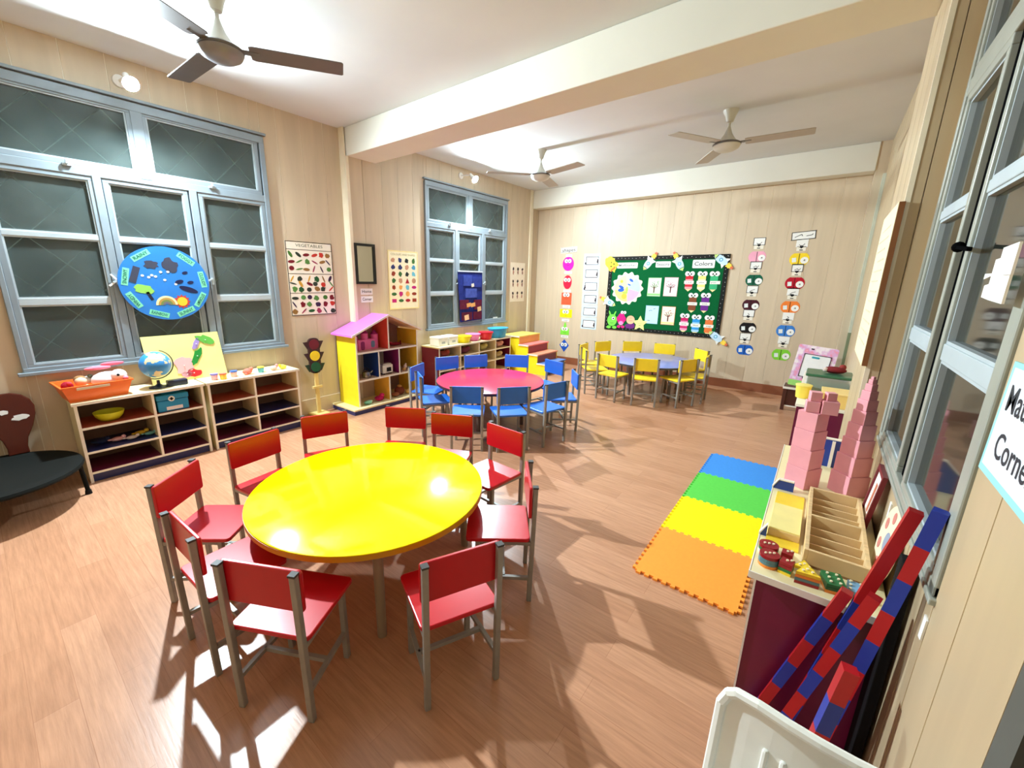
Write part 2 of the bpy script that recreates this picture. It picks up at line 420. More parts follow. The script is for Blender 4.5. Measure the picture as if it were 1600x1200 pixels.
# ------------------------------------------------------------------ bare bulbs on the left wall
def wall_bulb(y, z, label, power):
    t = thing('wall_bulb', label, 'lamp', (XL, y, z), 0, 'bare wall bulbs')
    MB().cyl((0, 0, .1), (.018, 0, .1), .045, .042, 16).build('holder_plate', WHITE, t, smooth=True)
    MB().cyl((.015, 0, .1), (.2, 0, .085), .009, .009, 12).build('bracket_arm', WHITE, t, smooth=True)
    MB().cyl((.19, 0, .095), (.232, 0, .052), .02, .024, 14).build('socket', WHITE, t, smooth=True)
    g = bpy.data.materials.new('glowing_bulb'); g.use_nodes = True
    b = g.node_tree.nodes['Principled BSDF']; b.inputs['Base Color'].default_value = (1, 1, 1, 1)
    b.inputs['Emission Color'].default_value = (0.78, 0.93, 1.0, 1); b.inputs['Emission Strength'].default_value = LAMP * power
    ax = Vector((.79, 0, -.61)).normalized(); q = ax.to_track_quat('Z', 'Y').to_matrix()
    def spin(prof, n=20):
        m = MB().lathe(prof, n=n); m.v = [tuple(q @ Vector(v) + Vector((.22, 0, .063))) for v in m.v]; return m
    spin([(.018, -.005), (.024, .01), (.038, .045), (.049, .068), (.05, .076), (.0475, .077), (.047, .07), (.03, .06)]).build('lamp_housing', WHITE, t, smooth=True)
    spin([(.046, .073), (.0465, .076), (.03, .081), (0, .083)]).build('bulb', g, t, smooth=True)
wall_bulb(1.01, 2.81, 'bare glowing bulb on the left wall above the near window', 1.0)
wall_bulb(4.76, 2.86, 'bare glowing bulb on the left wall above the far window', .8)

# ------------------------------------------------------------------ ceiling fans
FANW = cm((206, 204, 192), .4); FANB = cm((176, 168, 156), .4); FAND = cm((98, 92, 88), .35)
def ceiling_fan(x, y, angs, label, body, blade):
    t = thing('ceiling_fan', label, 'fan', (x, y, HC), 0, 'ceiling fans')
    MB().lathe([(.012, -.11), (.03, -.1), (.045, -.05), (.065, -.012), (.068, 0)], n=20).build('canopy', FANW, t, smooth=True)
    MB().cyl((0, 0, -.24), (0, 0, -.05), .012, n=12).build('down_rod', FANW, t, smooth=True)
    MB().lathe([(.085, -.27), (.06, -.24), (.035, -.2), (.02, -.16), (.014, -.14)], n=20).build('lower_cup', FANW, t, smooth=True)
    MB().lathe([(.02, -.352), (.07, -.345), (.105, -.325), (.118, -.30), (.115, -.292)], n=28).build('motor_cover', body, t, smooth=True)
    MB().lathe([(.12, -.296), (.122, -.285), (.1, -.272), (.06, -.262)], n=28).build('motor_rim', FAND, t, smooth=True)
    for a in angs:
        c, s = math.cos(math.radians(a)), math.sin(math.radians(a)); R = Matrix.Rotation(math.radians(a), 3, 'Z')
        tilt = R @ Matrix.Rotation(math.radians(-5), 3, 'X')
        o = (0, 0, -.283)
        m = MB(); L0, L1 = .15, .67
        pl = [(L0, -.06), (L0 + .02, -.07), (L1 - .01, -.068), (L1, -.058), (L1, .058), (L1 - .01, .068), (L0 + .02, .07), (L0, .06)]
        n = len(pl); vs = [tilt @ Vector((p[0], p[1], zz)) + Vector(o) for zz in (-.003, .003) for p in pl]
        m.add(vs, [tuple(range(n)), tuple(range(2 * n - 1, n - 1, -1))] + [(i, i + n, (i + 1) % n + n, (i + 1) % n) for i in range(n)])
        b = m.build('blade', blade, t)
        MB().bar(R @ Vector((.09, 0, 0)) + Vector(o), R @ Vector((.2, 0, 0)) + Vector(o), .05, .006).build('blade_iron', FAND, b)
ceiling_fan(-2.98, 1.185, (58, 182, -62), 'dark-bladed ceiling fan at the top left, nearest the camera', cm((132, 130, 136), .3), cm((104, 96, 94), .45))
ceiling_fan(-3.03, 4.74, (-15, -133, 106), 'small white ceiling fan near the bright bulb behind the beam', FANW, FANB)
ceiling_fan(-.97, 4.75, (4, -119, 121), 'white ceiling fan behind the beam, right of the other far fan', FANW, FANB)

# ------------------------------------------------------------------ round tables
TZ = .465
def round_table(loc, top, edge, label, a0, leg, lr=.5):
    t = thing('round_table', label, 'table', loc + (0,), 0, 'round classroom tables')
    MB().lathe([(.56, -.024), (.572, -.018), (.575, -.002), (.57, 0)], (0, 0, TZ), 64).build('table_top', top, t, smooth=True)
    MB().lathe([(.565, -.03), (.577, -.029), (.577, -.006), (.565, -.005)], (0, 0, TZ), 64).build('edge_band', edge, t, smooth=True)
    for k in range(4):
        a = math.radians(a0 + 90 * k); x, y = lr * math.cos(a), lr * math.sin(a)
        MB().cyl((x * .97, y * .97, TZ - .03), (x, y, 0), .022, .02, 14).build('leg', leg, t, smooth=True)
    for k in range(2):
        a = math.radians(a0 + 90 * k); x, y = (lr - .02) * math.cos(a), (lr - .02) * math.sin(a)
        MB().bar((x, y, TZ - .05), (-x, -y, TZ - .05), .025, .035).build('cross_rail', leg, t)
    return t
round_table((-1.695, 1.142), cm((254, 240, 0), .1, noise=.02), cm((196, 150, 20), .4), 'large round bright yellow table in the foreground', -33, cm((150, 132, 110), .4))
round_table((-2.70, 3.38), cm((224, 56, 88), .2), cm((60, 30, 36), .4), 'round red-pink table ringed by blue chairs', 20, cm((92, 70, 62), .4), .36)
round_table((-1.78, 5.80), cm((134, 146, 210), .2), cm((70, 70, 90), .4), 'round pale blue table ringed by yellow chairs', 66, cm((130, 124, 118), .4), .36)

# ------------------------------------------------------------------ chairs
def make_chair(m, name):
    t = thing(name, 'x', 'chair')
    for s in (-1, 1):
        MB().bar((s * .137, 0, 0), (s * .137, -.012, .598), .022).build('back_leg', METAL, t, bevel=.003)
        MB().bar((s * .125, .255, 0), (s * .125, .25, .325), .022).build('front_leg', METAL, t, bevel=.003)
        MB().bar((s * .137, .0, .125), (s * .125, .255, .125), .016).build('side_stretcher', METAL, t)
        MB().bar((s * .137, .0, .315), (s * .125, .255, .315), .018).build('seat_rail', METAL, t)
        MB().box((s * .137, -.012, .6), (.025, .025, .008)).build('end_cap', cm((70, 68, 66), .5), t)
    MB().bar((-.131, .125, .125), (.131, .125, .125), .016).build('cross_stretcher', METAL, t)
    MB().prism(rrect(0, .155, .3, .3, .02), .325, .343, 'z').build('seat', m, t, bevel=.004)
    MB().prism(rrect(0, .523, .3, .155, .012), .002, .017).build('backrest', m, t, bevel=.004)
    return t
REDP = cm((192, 8, 26), .3); BLUP = cm((44, 114, 214), .35); YELP = cm((248, 216, 44), .35)
def chairs(m, name, spots, group):
    p = make_chair(m, name)
    for i, (x, y, a, lab) in enumerate(spots):
        c = p if i == 0 else copy_tree(p)
        c.location = (x, y, 0); c.rotation_euler = (0, 0, math.radians(a - 90)); c['label'] = lab; c['group'] = group
chairs(REDP, 'red_chair', [
    (-2.56, 1.39, 339, 'red chair at the yellow table, nearest the traffic light toy'),
    (-2.50, .91, 8, 'red chair at the yellow table, in front of the gap between the low shelves'),
    (-2.28, .47, 40, 'leftmost red chair, at the far left side of the yellow table'),
    (-1.75, .35, 92, 'red chair seen edge-on, between the leftmost chair and the front chair'),
    (-1.29, .43, 118, 'front red chair nearest the camera with its back to us, left one of two'),
    (-.83, .90, 155, 'front red chair with its back to us, right of the yellow table leg'),
    (-.98, 1.55, 218, 'red chair with backrest seen edge-on at the right of the yellow table'),
    (-1.46, 1.99, 265, 'red chair at the far right of the yellow table, beside the blue chairs'),
    (-1.90, 1.96, 296, 'red chair at the yellow table, directly in front of the blue chairs'),
    (-2.26, 1.85, 303, 'red chair at the yellow table, in front of the toy house')], 'red chairs around the yellow table')
chairs(BLUP, 'blue_chair', [
    (-3.38, 2.94, 20, 'blue chair at the red table, beside the toy house'),
    (-3.00, 2.64, 58, 'leftmost near blue chair, in front of the toy house corner'),
    (-3.49, 3.52, 338, 'blue chair at the far side, against the maroon shelf end'),
    (-3.31, 3.85, 329, 'blue chair at the far side of the red table, second from the shelf end'),
    (-2.93, 4.20, 297, 'blue chair at the far side of the red table, in front of the steps'),
    (-2.38, 4.19, 254, 'blue chair at the far right of the red table, by the lowest step'),
    (-1.90, 3.80, 219, 'blue chair at the right of the red table, seen edge-on'),
    (-1.81, 3.24, 165, 'blue chair with dark back turned to us, rightmost of the near three'),
    (-2.01, 2.85, 141, 'blue chair with its back to us, middle of the near three'),
    (-2.33, 2.59, 127, 'blue chair with its back to us, left of the near three')], 'blue chairs around the red table')
chairs(YELP, 'yellow_chair', [
    (-2.75, 5.69, 4, 'yellow chair at the far left, seen edge-on behind another'),
    (-2.50, 5.22, 40, 'yellow chair at the left of the blue table, seen edge-on in front'),
    (-2.64, 6.14, 332, 'yellow chair against the back wall, leftmost of the three facing us'),
    (-2.29, 6.47, 308, 'yellow chair against the back wall, middle of the three facing us'),
    (-1.82, 6.56, 283, 'yellow chair against the back wall, rightmost of the three facing us'),
    (-1.25, 6.33, 224, 'yellow chair at the far right of the blue table, facing us'),
    (-1.06, 5.79, 183, 'rightmost yellow chair, seen edge-on'),
    (-1.18, 5.36, 151, 'yellow chair with its back to us, right one of the near three'),
    (-1.59, 5.05, 110, 'yellow chair with its back to us, middle of the near three'),
    (-2.06, 4.99, 82, 'yellow chair with its back to us, left one of the near three')], 'yellow chairs around the blue table')

# ------------------------------------------------------------------ foam mats with jigsaw edges
def jig(x0, x1, y0, y1, n, sides):
    """outline with trapezoid tabs; sides: +1 tabs out, -1 notches, per (bottom, right, top, left)"""
    P = []
    c = [(x0, y0), (x1, y0), (x1, y1), (x0, y1)]
    for k in range(4):
        a, b = Vector(c[k]), Vector(c[(k + 1) % 4]); d = b - a; l = d.length; d /= l; nrm = Vector((d.y, -d.x)) * .016 * abs(sides[k])
        P.append(tuple(a))
        off = .5 if sides[k] < 0 else 0.0
        for i in range(n):
            s0 = l * (i + .28 + off * .0) / n; s1 = l * (i + .72) / n; w = l / n * .06
            if sides[k] > 0: q = [a + d * s0, a + d * (s0 - w) + nrm, a + d * (s1 + w) + nrm, a + d * s1]
            else: q = [a + d * s0, a + d * (s0 - w) - nrm, a + d * (s1 + w) - nrm, a + d * s1]
            P += [tuple(p) for p in q]
    return P
for i, (c, lab) in enumerate([((252, 158, 62), 'orange foam mat tile with jigsaw edge, nearest the camera'), ((254, 232, 10), 'yellow foam mat tile joined behind the orange one'),
                              ((92, 204, 80), 'green foam mat tile between the yellow and blue ones'), ((64, 142, 226), 'blue foam mat tile at the far end of the strip')]):
    y0 = 1.985 + i * .497; y1 = y0 + .497
    o = MB().prism(jig(-.24, .24, 0, .497, 11, (1 if i == 0 else -1, 1, 1, 1)), .0005, .012, 'z').build('foam_mat', cm(c, .75, noise=.03, scale=60))
    o.location = (-.333, y0, 0); tag(o, lab, 'mat', 'foam mat tiles on the floor')

# ------------------------------------------------------------------ low open shelves along the left wall (front faces +x)
def open_shelf(loc, W, cols, rowz, label, end=CREAM, lin_cols=(REDL, NAVY, MAROON), base=NAVY, D=.345, H=.615, inner=None, group='low open shelves'):
    """local: x 0..D away from the wall, y 0..W along it"""
    t = thing('open_shelf', label, 'shelf', loc, 0, group)
    inner = inner or cm((126, 104, 88), .5)
    MB().bx(0, D + .012, -.012, W + .012, H - .02, H).build('top_board', CREAM, t, bevel=.003)
    MB().bx(D + .012, D + .016, -.012, W + .012, H - .02, H).build('top_edge', EDGE, t)
    MB().bx(0, D - .02, .005, W - .005, 0, .065).build('plinth', base, t)
    MB().bx(0, .012, .005, W - .005, .065, H - .02).build('back_panel', inner, t)
    for y in (0, W - .016):
        MB().bx(0, D, y, y + .016, 0, H - .02).build('side_panel', end, t)
        MB().bx(D, D + .004, y - .001, y + .017, 0, H - .02).build('side_edge', EDGE, t)
    zs = [.065] + list(rowz)
    ys = [0] + list(cols) + [W - .016]
    for c in cols:
        MB().bx(.012, D, c, c + .016, .065, H - .02).build('divider', CREAM, t)
        MB().bx(D, D + .004, c, c + .016, .065, H - .02).build('divider_edge', EDGE, t)
    for i, z in enumerate(zs):
        for j, (a, b) in enumerate(zip(ys[:-1], ys[1:])):
            o = MB().bx(.012, D - .001, a + .016, b, z, z + .016).build('shelf_board', lin_cols[(i + (j if len(lin_cols) > 3 else 0)) % len(lin_cols)], t)
            MB().bx(D - .001, D + .004, a + .016, b, z, z + .016).build('shelf_edge', EDGE, o)
    return t
open_shelf((-4.39, .34, 0), .79, [.437], [.222, .408], 'low cream shelf under the near window, holding a yellow bowl and a blue box', lin_cols=(MAROON, NAVY, REDL))
open_shelf((-4.39, 1.165, 0), .79, [.37], [.222, .408], 'low empty cream shelf under the near window, beside the traffic light toy', lin_cols=(MAROON, NAVY, REDL))
open_shelf((-4.39, 3.925, 0), 1.67, [.43, .85, 1.26], [.25, .42], 'low shelf with maroon end under the far window', end=MAROON, lin_cols=(cm((230, 200, 150), .4), cm((225, 205, 165), .4), cm((222, 196, 150), .4)), base=MAROON, H=.6)

# things on and in the near shelves
SX = -4.39
t = thing('toy_tub', 'orange plastic tub full of soft toys on the near shelf', 'tub', (-4.21, .485, .615), math.radians(4))
m = MB()
m.add([(-.12, -.16, 0), (.12, -.16, 0), (.12, .16, 0), (-.12, .16, 0), (-.15, -.195, .115), (.15, -.195, .115), (.15, .195, .115), (-.15, .195, .115),
       (-.143, -.188, .115), (.143, -.188, .115), (.143, .188, .115), (-.143, .188, .115), (-.114, -.154, .006), (.114, -.154, .006), (.114, .154, .006), (-.114, .154, .006)],
      [(3, 2, 1, 0), (0, 1, 5, 4), (1, 2, 6, 5), (2, 3, 7, 6), (3, 0, 4, 7), (4, 5, 9, 8), (5, 6, 10, 9), (6, 7, 11, 10), (7, 4, 8, 11), (8, 9, 13, 12), (9, 10, 14, 13), (10, 11, 15, 14), (11, 8, 12, 15), (12, 13, 14, 15)])
TUBO = cm((240, 112, 40), .35)
m.build('tub_body', TUBO, t)
MB().bx(.15, .158, -.2, .2, .108, .12).bx(-.158, -.15, -.2, .2, .108, .12).bx(-.158, .158, -.203, -.195, .108, .12).bx(-.158, .158, .195, .203, .108, .12).build('rim', TUBO, t, bevel=.003)
MB().bx(.155, .162, -.12, .06, .09, .106).build('label_strip', cm((220, 200, 170), .5), t)
def soft(name, label, cat, loc, balls, group=None, rz=0):
    t = thing(name, label, cat, loc, rz, group)
    for nm, c, r, s3, col in balls:
        MB().ball(c, r, 14, s3).build(nm, cm(col, .9), t, smooth=True)
    return t
soft('plush_bunny', 'white and pink plush toy with striped ears lying in the orange tub', 'toy', (-4.2, .57, .67),
     [('body', (0, 0, .06), .075, (1, 1.3, .8), (244, 232, 236)), ('head', (.05, .06, .09), .05, (1, 1, .9), (250, 240, 242)), ('ear', (-.02, -.04, .15), .03, (.6, 2.6, .5), (238, 130, 150)), ('ear', (-.04, .05, .17), .03, (.6, 2.4, .5), (230, 110, 130)),
      ('eye', (.096, .05, .1), .009, (1, 1, 1), (20, 20, 20)), ('cheek', (.085, .09, .07), .018, (1, 1, 1), (240, 150, 180))])
soft('toy_ball', 'dark red toy ball at the left end of the orange tub', 'toy', (-4.17, .345, .72), [('ball_body', (0, 0, 0), .035, (1, 1, 1), (150, 24, 44)), ('patch', (.02, .01, .02), .016, (1, 1, 1), (200, 60, 70))])
soft('toy_doll', 'cream doll head with brown hair in the orange tub', 'toy', (-4.19, .42, .72), [('head', (0, 0, .02), .036, (1, 1, 1), (238, 206, 170)), ('hair', (-.012, 0, .034), .036, (1, 1, .8), (150, 110, 70)), ('body', (0, .01, -.03), .035, (1, 1, 1), (220, 180, 150))])
soft('toy_cup', 'grey-white toy piled between doll and bunny in the tub', 'toy', (-4.25, .46, .735), [('body', (0, 0, 0), .035, (1, 1.3, .8), (220, 222, 214)), ('knob', (.02, .02, .03), .015, (1, 1, 1), (120, 140, 120))])
# globe on a dark stand
t = thing('desk_globe', 'blue and tan world globe on a dark stand', 'globe', (-4.16, .863, .615))
MB().lathe([(.065, 0), (.066, .006), (.03, .014), (.012, .03), (.01, .06)], n=24).build('base', cm((20, 28, 52), .35), t, smooth=True)
arc = MB()
pts = [(0, .118 * math.sin(a), .19 - .118 * math.cos(a)) for a in [math.radians(d) for d in range(-20, 171, 12)]]
for p, q in zip(pts[:-1], pts[1:]): arc.bar(p, q, .014, .006)
arc.build('meridian_arm', cm((24, 30, 50), .35), t)
g = MB().ball((0, 0, .19), .105, 28).build('sphere', cm((70, 150, 210), .3), t, smooth=True)
# land and sea print on the globe
gm = bpy.data.materials.new('globe_print'); gm.use_nodes = True
nt = gm.node_tree; b = nt.nodes['Principled BSDF']; b.inputs['Roughness'].default_value = .3
tc = nt.nodes.new('ShaderNodeTexCoord'); n = nt.nodes.new('ShaderNodeTexNoise'); n.inputs['Scale'].default_value = 9; n.inputs['Detail'].default_value = 3
r = nt.nodes.new('ShaderNodeValToRGB'); r.color_ramp.interpolation = 'CONSTANT'
r.color_ramp.elements[0].color = rgb(58, 140, 206) + (1,); r.color_ramp.elements[0].position = 0
r.color_ramp.elements[1].color = rgb(226, 206, 160) + (1,); r.color_ramp.elements[1].position = .52
e = r.color_ramp.elements.new(.63); e.color = rgb(210, 150, 90) + (1,)
nt.links.new(tc.outputs['Object'], n.inputs['Vector']); nt.links.new(n.outputs['Fac'], r.inputs[0]); nt.links.new(r.outputs[0], b.inputs['Base Color'])
g.data.materials[0] = gm
MB().bx(-.02, .05, .05, .19, 0, .05).build('stand_foot', cm((20, 28, 52), .35), t, bevel=.01)
# yellow puzzle map board leaning on the window
t = thing('map_board', 'pale yellow puzzle board with coloured map pieces leaning on the window', 'board', (-4.29, 1.12, .615), 0, rot=(math.radians(-9), 0, LEFT))
flat('board_sheet', [(-.27, 0), (.29, 0), (.275, .40), (-.285, .40)], cm((250, 236, 150), .45), t, 0, .008)
def blob(x, z, r, seed, sx=1, sz=1, n=16, a=0):
    R = random.Random(seed); p = []
    for i in range(n):
        q = r * R.uniform(.72, 1.15); p.append((q * sx * math.cos(2 * PI * i / n), q * sz * math.sin(2 * PI * i / n)))
    return moved(p, x, z, 1, a)
for (x, z, rr, s, sx, sz, a, c, nm) in [(-.03, .13, .075, 1, 1, 1.1, 0, (240, 178, 180), 'pink_piece'), (.03, .055, .05, 2, 1.1, .8, 0, (206, 36, 44), 'red_piece'), (.08, .2, .05, 3, .6, 1.7, -.5, (30, 138, 52), 'green_piece'),
                                    (.09, .305, .035, 4, .6, 1.9, -.55, (160, 136, 200), 'violet_piece'), (.165, .335, .05, 5, 1.5, .7, -.5, (96, 176, 70), 'light_green_piece'), (-.02, .05, .035, 6, 1.2, .8, 0, (234, 150, 170), 'rose_piece')]:
    pc = flat('map_piece', blob(x, z, rr, s, sx, sz, a=a), cm(c, .4), t, .008, .006)
    MB().cyl((x, -.014, z), (x, -.024, z), .004, n=8).build('peg', WHITE, pc)
# yellow bowl, first aid box, small toys
t = tag(MB().lathe([(.03, 0), (.055, .006), (.08, .035), (.092, .07), (.088, .071), (.074, .036), (.05, .012), (0, .01)], n=28).build('bowl', cm((206, 214, 40), .4), smooth=True), 'yellow-green plastic bowl on the top shelf under the orange tub', 'bowl')
t.location = (-4.15, .53, .425)
t = thing('first_aid_box', 'turquoise first aid box with a cross badge in the near shelf', 'box', (-4.13, .915, .425))
AID = cm((20, 138, 190), .35)
MB().bx(-.07, .07, -.105, .105, 0, .095).build('box_body', AID, t, bevel=.008)
MB().bx(-.075, .075, -.11, .11, .097, .14).build('lid', AID, t, bevel=.008)
MB().bx(-.02, .02, -.06, .06, .14, .15).build('handle', AID, t, bevel=.004)
b = MB().cyl((.073, -.01, .105), (.078, -.01, .105), .022, n=20).build('badge', WHITE, t)
MB().bx(.078, .0795, -.015, -.005, .092, .118).bx(.078, .0795, -.023, .003, .1, .11).build('cross', BLACK, b)
MB().bx(.07, .0715, -.05, .06, .012, .04).build('label_strip', cm((232, 224, 226), .5), t)
for k, (y, x, r, c, nm, lab) in enumerate([(.46, -4.2, .03, (40, 54, 92), 'toy_car', 'dark blue toy at the left of the middle shelf row'), (.55, -4.17, .028, (236, 190, 196), 'toy_figure', 'pink and white toy figure on the middle shelf row'),
                                       (.63, -4.14, .024, (238, 228, 224), 'toy_horse', 'white toy lying on the middle shelf row'), (.7, -4.2, .03, (236, 210, 70), 'toy_duck', 'yellow toy on the middle shelf row'), (.745, -4.15, .024, (120, 190, 190), 'toy_fish', 'teal toy at the right end of the middle shelf row')]):
    soft(nm, lab, 'toy', (x, y, .24), [('body', (0, 0, r * .6), r, (1, 1.5, .6), c), ('head', (.01, .035, r * 1.1), r * .55, (1, 1, 1), c), ('tail', (0, -.045, r * .7), r * .35, (1, 1.6, .7), c)], 'small toys on the middle shelf')
# play-dough cups and toys along the second shelf top
def cup(y, x, c1, c2, lab):
    t = thing('play_cup', lab, 'cup', (x, y, .615), 0, 'small play cups on the shelf')
    MB().lathe([(.022, 0), (.024, .002), (.028, .045), (.026, .046), (.022, .006)], n=18).build('cup_body', cm(c1, .4), t, smooth=True)
    MB().lathe([(.031, .046), (.031, .056), (.02, .058)], n=18).build('lid', cm(c2, .35), t, smooth=True)
cup(1.25, -4.12, (232, 160, 180), (120, 110, 200), 'pink play cup with violet lid, leftmost on the shelf top')
cup(1.31, -4.09, (250, 190, 70), (236, 120, 100), 'orange-yellow play cup with red lid on the shelf top')
cup(1.41, -4.13, (230, 170, 170), (70, 110, 200), 'pink play cup with blue lid on the shelf top')
cup(1.65, -4.14, (90, 170, 190), (220, 210, 80), 'teal play cup with yellow lid on the shelf top')
soft('dough_lump', 'salmon-pink dough toy in the middle of the shelf top', 'toy', (-4.14, 1.53, .615), [('body', (0, 0, .028), .032, (1, 1.3, .9), (236, 120, 104)), ('head', (.01, .03, .05), .018, (1, 1, 1), (240, 130, 110)), ('foot', (.02, -.02, .012), .014, (1.3, 1, .8), (230, 110, 96))])
soft('dough_animal', 'pale pink dough toy near the right end of the shelf top', 'toy', (-4.14, 1.77, .615), [('body', (0, 0, .024), .026, (1, 1.3, .9), (240, 190, 180)), ('head', (0, .03, .045), .016, (1, 1, 1), (236, 150, 140))])
soft('dough_duck', 'yellow dough toy at the right end of the shelf top', 'toy', (-4.14, 1.86, .615), [('body', (0, 0, .022), .024, (1, 1.4, .9), (244, 218, 80)), ('head', (0, -.03, .04), .014, (1, 1, 1), (244, 210, 60))])

# ------------------------------------------------------------------ mini trampoline and brown chair at the left edge
t = thing('mini_trampoline', 'round black mini trampoline at the left edge of the picture', 'trampoline', (-3.96, -.11, 0))
BK = cm((14, 17, 15), .7, spec=.15)
MB().lathe([(.43, .222), (.436, .235), (.43, .25), (.36, .253), (.35, .25)], n=48).build('padded_rim', BK, t, smooth=True)
MB().lathe([(.352, .24), (.352, .246), (.0, .246)], n=48).build('jump_mat', cm((18, 22, 19), .9, spec=.1), t, smooth=True)
for k in range(3):
    a = math.radians(76 + 120 * k); x, y = .41 * math.cos(a), .41 * math.sin(a)
    l = MB().cyl((x, y, .235), (x * 1.03, y * 1.03, .02), .013, n=12).build('leg', BK, t, smooth=True)
    MB().cyl((x * 1.03, y * 1.03, 0), (x * 1.03, y * 1.03, .03), .02, .016, 12).build('rubber_foot', BLACK, l, smooth=True)
t = thing('brown_plaque', 'glossy dark brown rounded plaque with white patches standing on the trampoline', 'ornament', (-4.33, .05, .253), 0, rot=(0, math.radians(-5), 0))
BR = cm((84, 30, 18), .22, coat=.4)
bk = [(.052, 0), (.05, .05), (.062, .11), (.1, .19), (.125, .27), (.13, .33), (.115, .38), (.08, .42), (.03, .44)]
poly = [(p[0], p[1]) for p in bk] + [(-p[0], p[1]) for p in reversed(bk)]
MB().prism([(p[0] - .005, p[1]) for p in poly], -.012, .012, 'x').build('plaque_body', BR, t, bevel=.006)
for (y, z, sy, sz, s) in ((-.03, .31, .03, .016, 3), (.045, .26, .045, .02, 5)):
    MB().prism([(y + p[0], z + p[1]) for p in blob(0, 0, 1, s, sy, sz, 14)], .0122, .0142, 'x').build('white_patch', WHITE, t)

# ------------------------------------------------------------------ toy traffic light
t = thing('toy_traffic_light', 'standing toy traffic light on a cream post beside the toy house', 'toy', (-4.3, 2.28, 0))
POST = cm((236, 210, 140), .45)
MB().bx(-.08, .08, -.09, .09, 0, .02).build('base_board', POST, t, bevel=.003)
MB().bx(-.012, .012, -.02, .02, .02, .5).build('post', POST, t, bevel=.002)
MB().bx(-.006, .02, -.055, .055, .31, .335).build('cross_arm', POST, t)
HD = cm((62, 34, 36), .4); GH = cm((30, 60, 42), .4)
MB().prism(rrect(0, .675, .13, .39, .05), -.012, .012, 'x').build('head', HD, t)
for k, (z, c, nm) in enumerate(((.8, (110, 22, 36), 'red_light'), (.675, (246, 214, 40), 'yellow_light'), (.55, (24, 92, 60), 'green_light'))):
    MB().cyl((.012, 0, z), (.02, 0, z), .055, n=24).build(nm, cm(c, .35), t)
    for s in (-1, 1):
        MB().prism([(s * .055, z + .035), (s * .115, z + .03), (s * .07, z - .05), (s * .055, z - .04)], -.006, .006, 'x').build('visor_fin', HD if k < 2 else GH, t)

# ------------------------------------------------------------------ toy house shelf
t = thing('toy_house_shelf', 'house-shaped open shelf with pink roof and yellow walls', 'shelf', (-4.385, 2.605, 0))
D = .385; W = .9
MB().bx(0, D + .06, -.1, W + .08, 0, .045).build('plinth', NAVY, t)
MB().bx(0, D + .065, -.105, W + .085, .045, .065).build('base_board', CREAM, t, bevel=.003)
MB().bx(0, .01, 0, W, .065, .9).prism([(0, .9), (W, .9), (W / 2, 1.1)], 0, .01, 'x').build('back_panel', cm((150, 118, 100), .5), t)
YS = cm((250, 230, 40), .35)
MB().bx(0, D, 0, .018, .065, .885).build('side_panel', YS, t); MB().bx(0, D, W - .018, W, .065, .885).build('side_panel', cm((246, 206, 60), .35), t)
for y in (0, W - .018): MB().bx(D, D + .004, y, y + .018, .065, .885).build('side_edge', EDGE, t)
for z in (.355, .675):
    o = MB().bx(.01, D, .018, W - .018, z, z + .02).build('shelf_board', cm((206, 170, 150), .4), t)
    MB().bx(D, D + .004, .018, W - .018, z, z + .02).build('shelf_edge', EDGE, o)
def div(y, z0, z1, m):
    o = MB().bx(.01, D - .002, y - .008, y + .008, z0, z1).build('divider', m, t); MB().bx(D - .002, D + .004, y - .008, y + .008, z0, z1).build('divider_edge', EDGE, o)
div(.45, .695, 1.08, cm((226, 84, 60), .35)); div(.3, .375, .675, BLUEL); div(.6, .375, .675, cm((126, 26, 96), .35)); div(.44, .065, .355, cm((246, 190, 70), .35))
PINKR = cm((232, 120, 214), .4)
sl = .205 / .5
MB().prism([(-.06, .875), (.45, .875 + .51 * sl), (.45, .893 + .51 * sl), (-.06, .893)], -.002, D + .03, 'x').build('roof_slope', PINKR, t)
MB().prism([(W + .06, .875), (.45, .875 + .51 * sl), (.45, .893 + .51 * sl), (W + .06, .893)], -.002, D + .03, 'x').build('roof_slope', cm((240, 206, 150), .4), t)
MB().prism([(-.06, .873), (.45, .873 + .51 * sl), (.45, .895 + .51 * sl), (-.06, .895)], D + .03, D + .035, 'x').build('roof_edge', EDGE, t)
MB().prism([(W + .06, .873), (.45, .873 + .51 * sl), (.45, .895 + .51 * sl), (W + .06, .895)], D + .03, D + .035, 'x').build('roof_edge', EDGE, t)
# toys in the toy house
t = thing('toy_castle', 'pink toy castle on the top floor of the toy house', 'toy', (-4.17, 2.82, .695))
PK = cm((236, 120, 176), .5); PKD = cm((150, 50, 110), .5)
MB().bx(-.05, .05, -.1, .14, 0, .12).build('wall_block', PK, t, bevel=.003)
for y, h in ((-.12, .15), (.02, .19), (.16, .17)):
    o = MB().cyl((0, y, 0), (0, y, h), .042, n=14).build('tower', PK, t, smooth=True)
    MB().cyl((0, y, h), (0, y, h + .05), .046, .004, 14).build('tower_roof', PKD if y > 0 else cm((200, 60, 130), .5), o, smooth=True)
MB().prism(rrect(-.04, .05, .05, .1, .02), .05, .054, 'x').build('gate', PKD, t)
MB().prism(rrect(.1, .06, .05, .08, .02), .05, .054, 'x').build('window_hole', cm((110, 140, 170), .5), t)
soft('toy_bed', 'dark red doll furniture on the top right floor of the toy house', 'toy', (-4.15, 3.27, .695), [('mattress', (0, 0, .02), .05, (1, 1.6, .4), (140, 30, 50)), ('pillow', (0, -.07, .04), .025, (1, 1, .5), (190, 60, 80)), ('post', (0, .085, .03), .016, (.6, .6, 2), (110, 30, 40))])
t = thing('toy_kettle', 'small silver toy kettle on the middle floor of the toy house', 'toy', (-4.08, 2.78, .375))
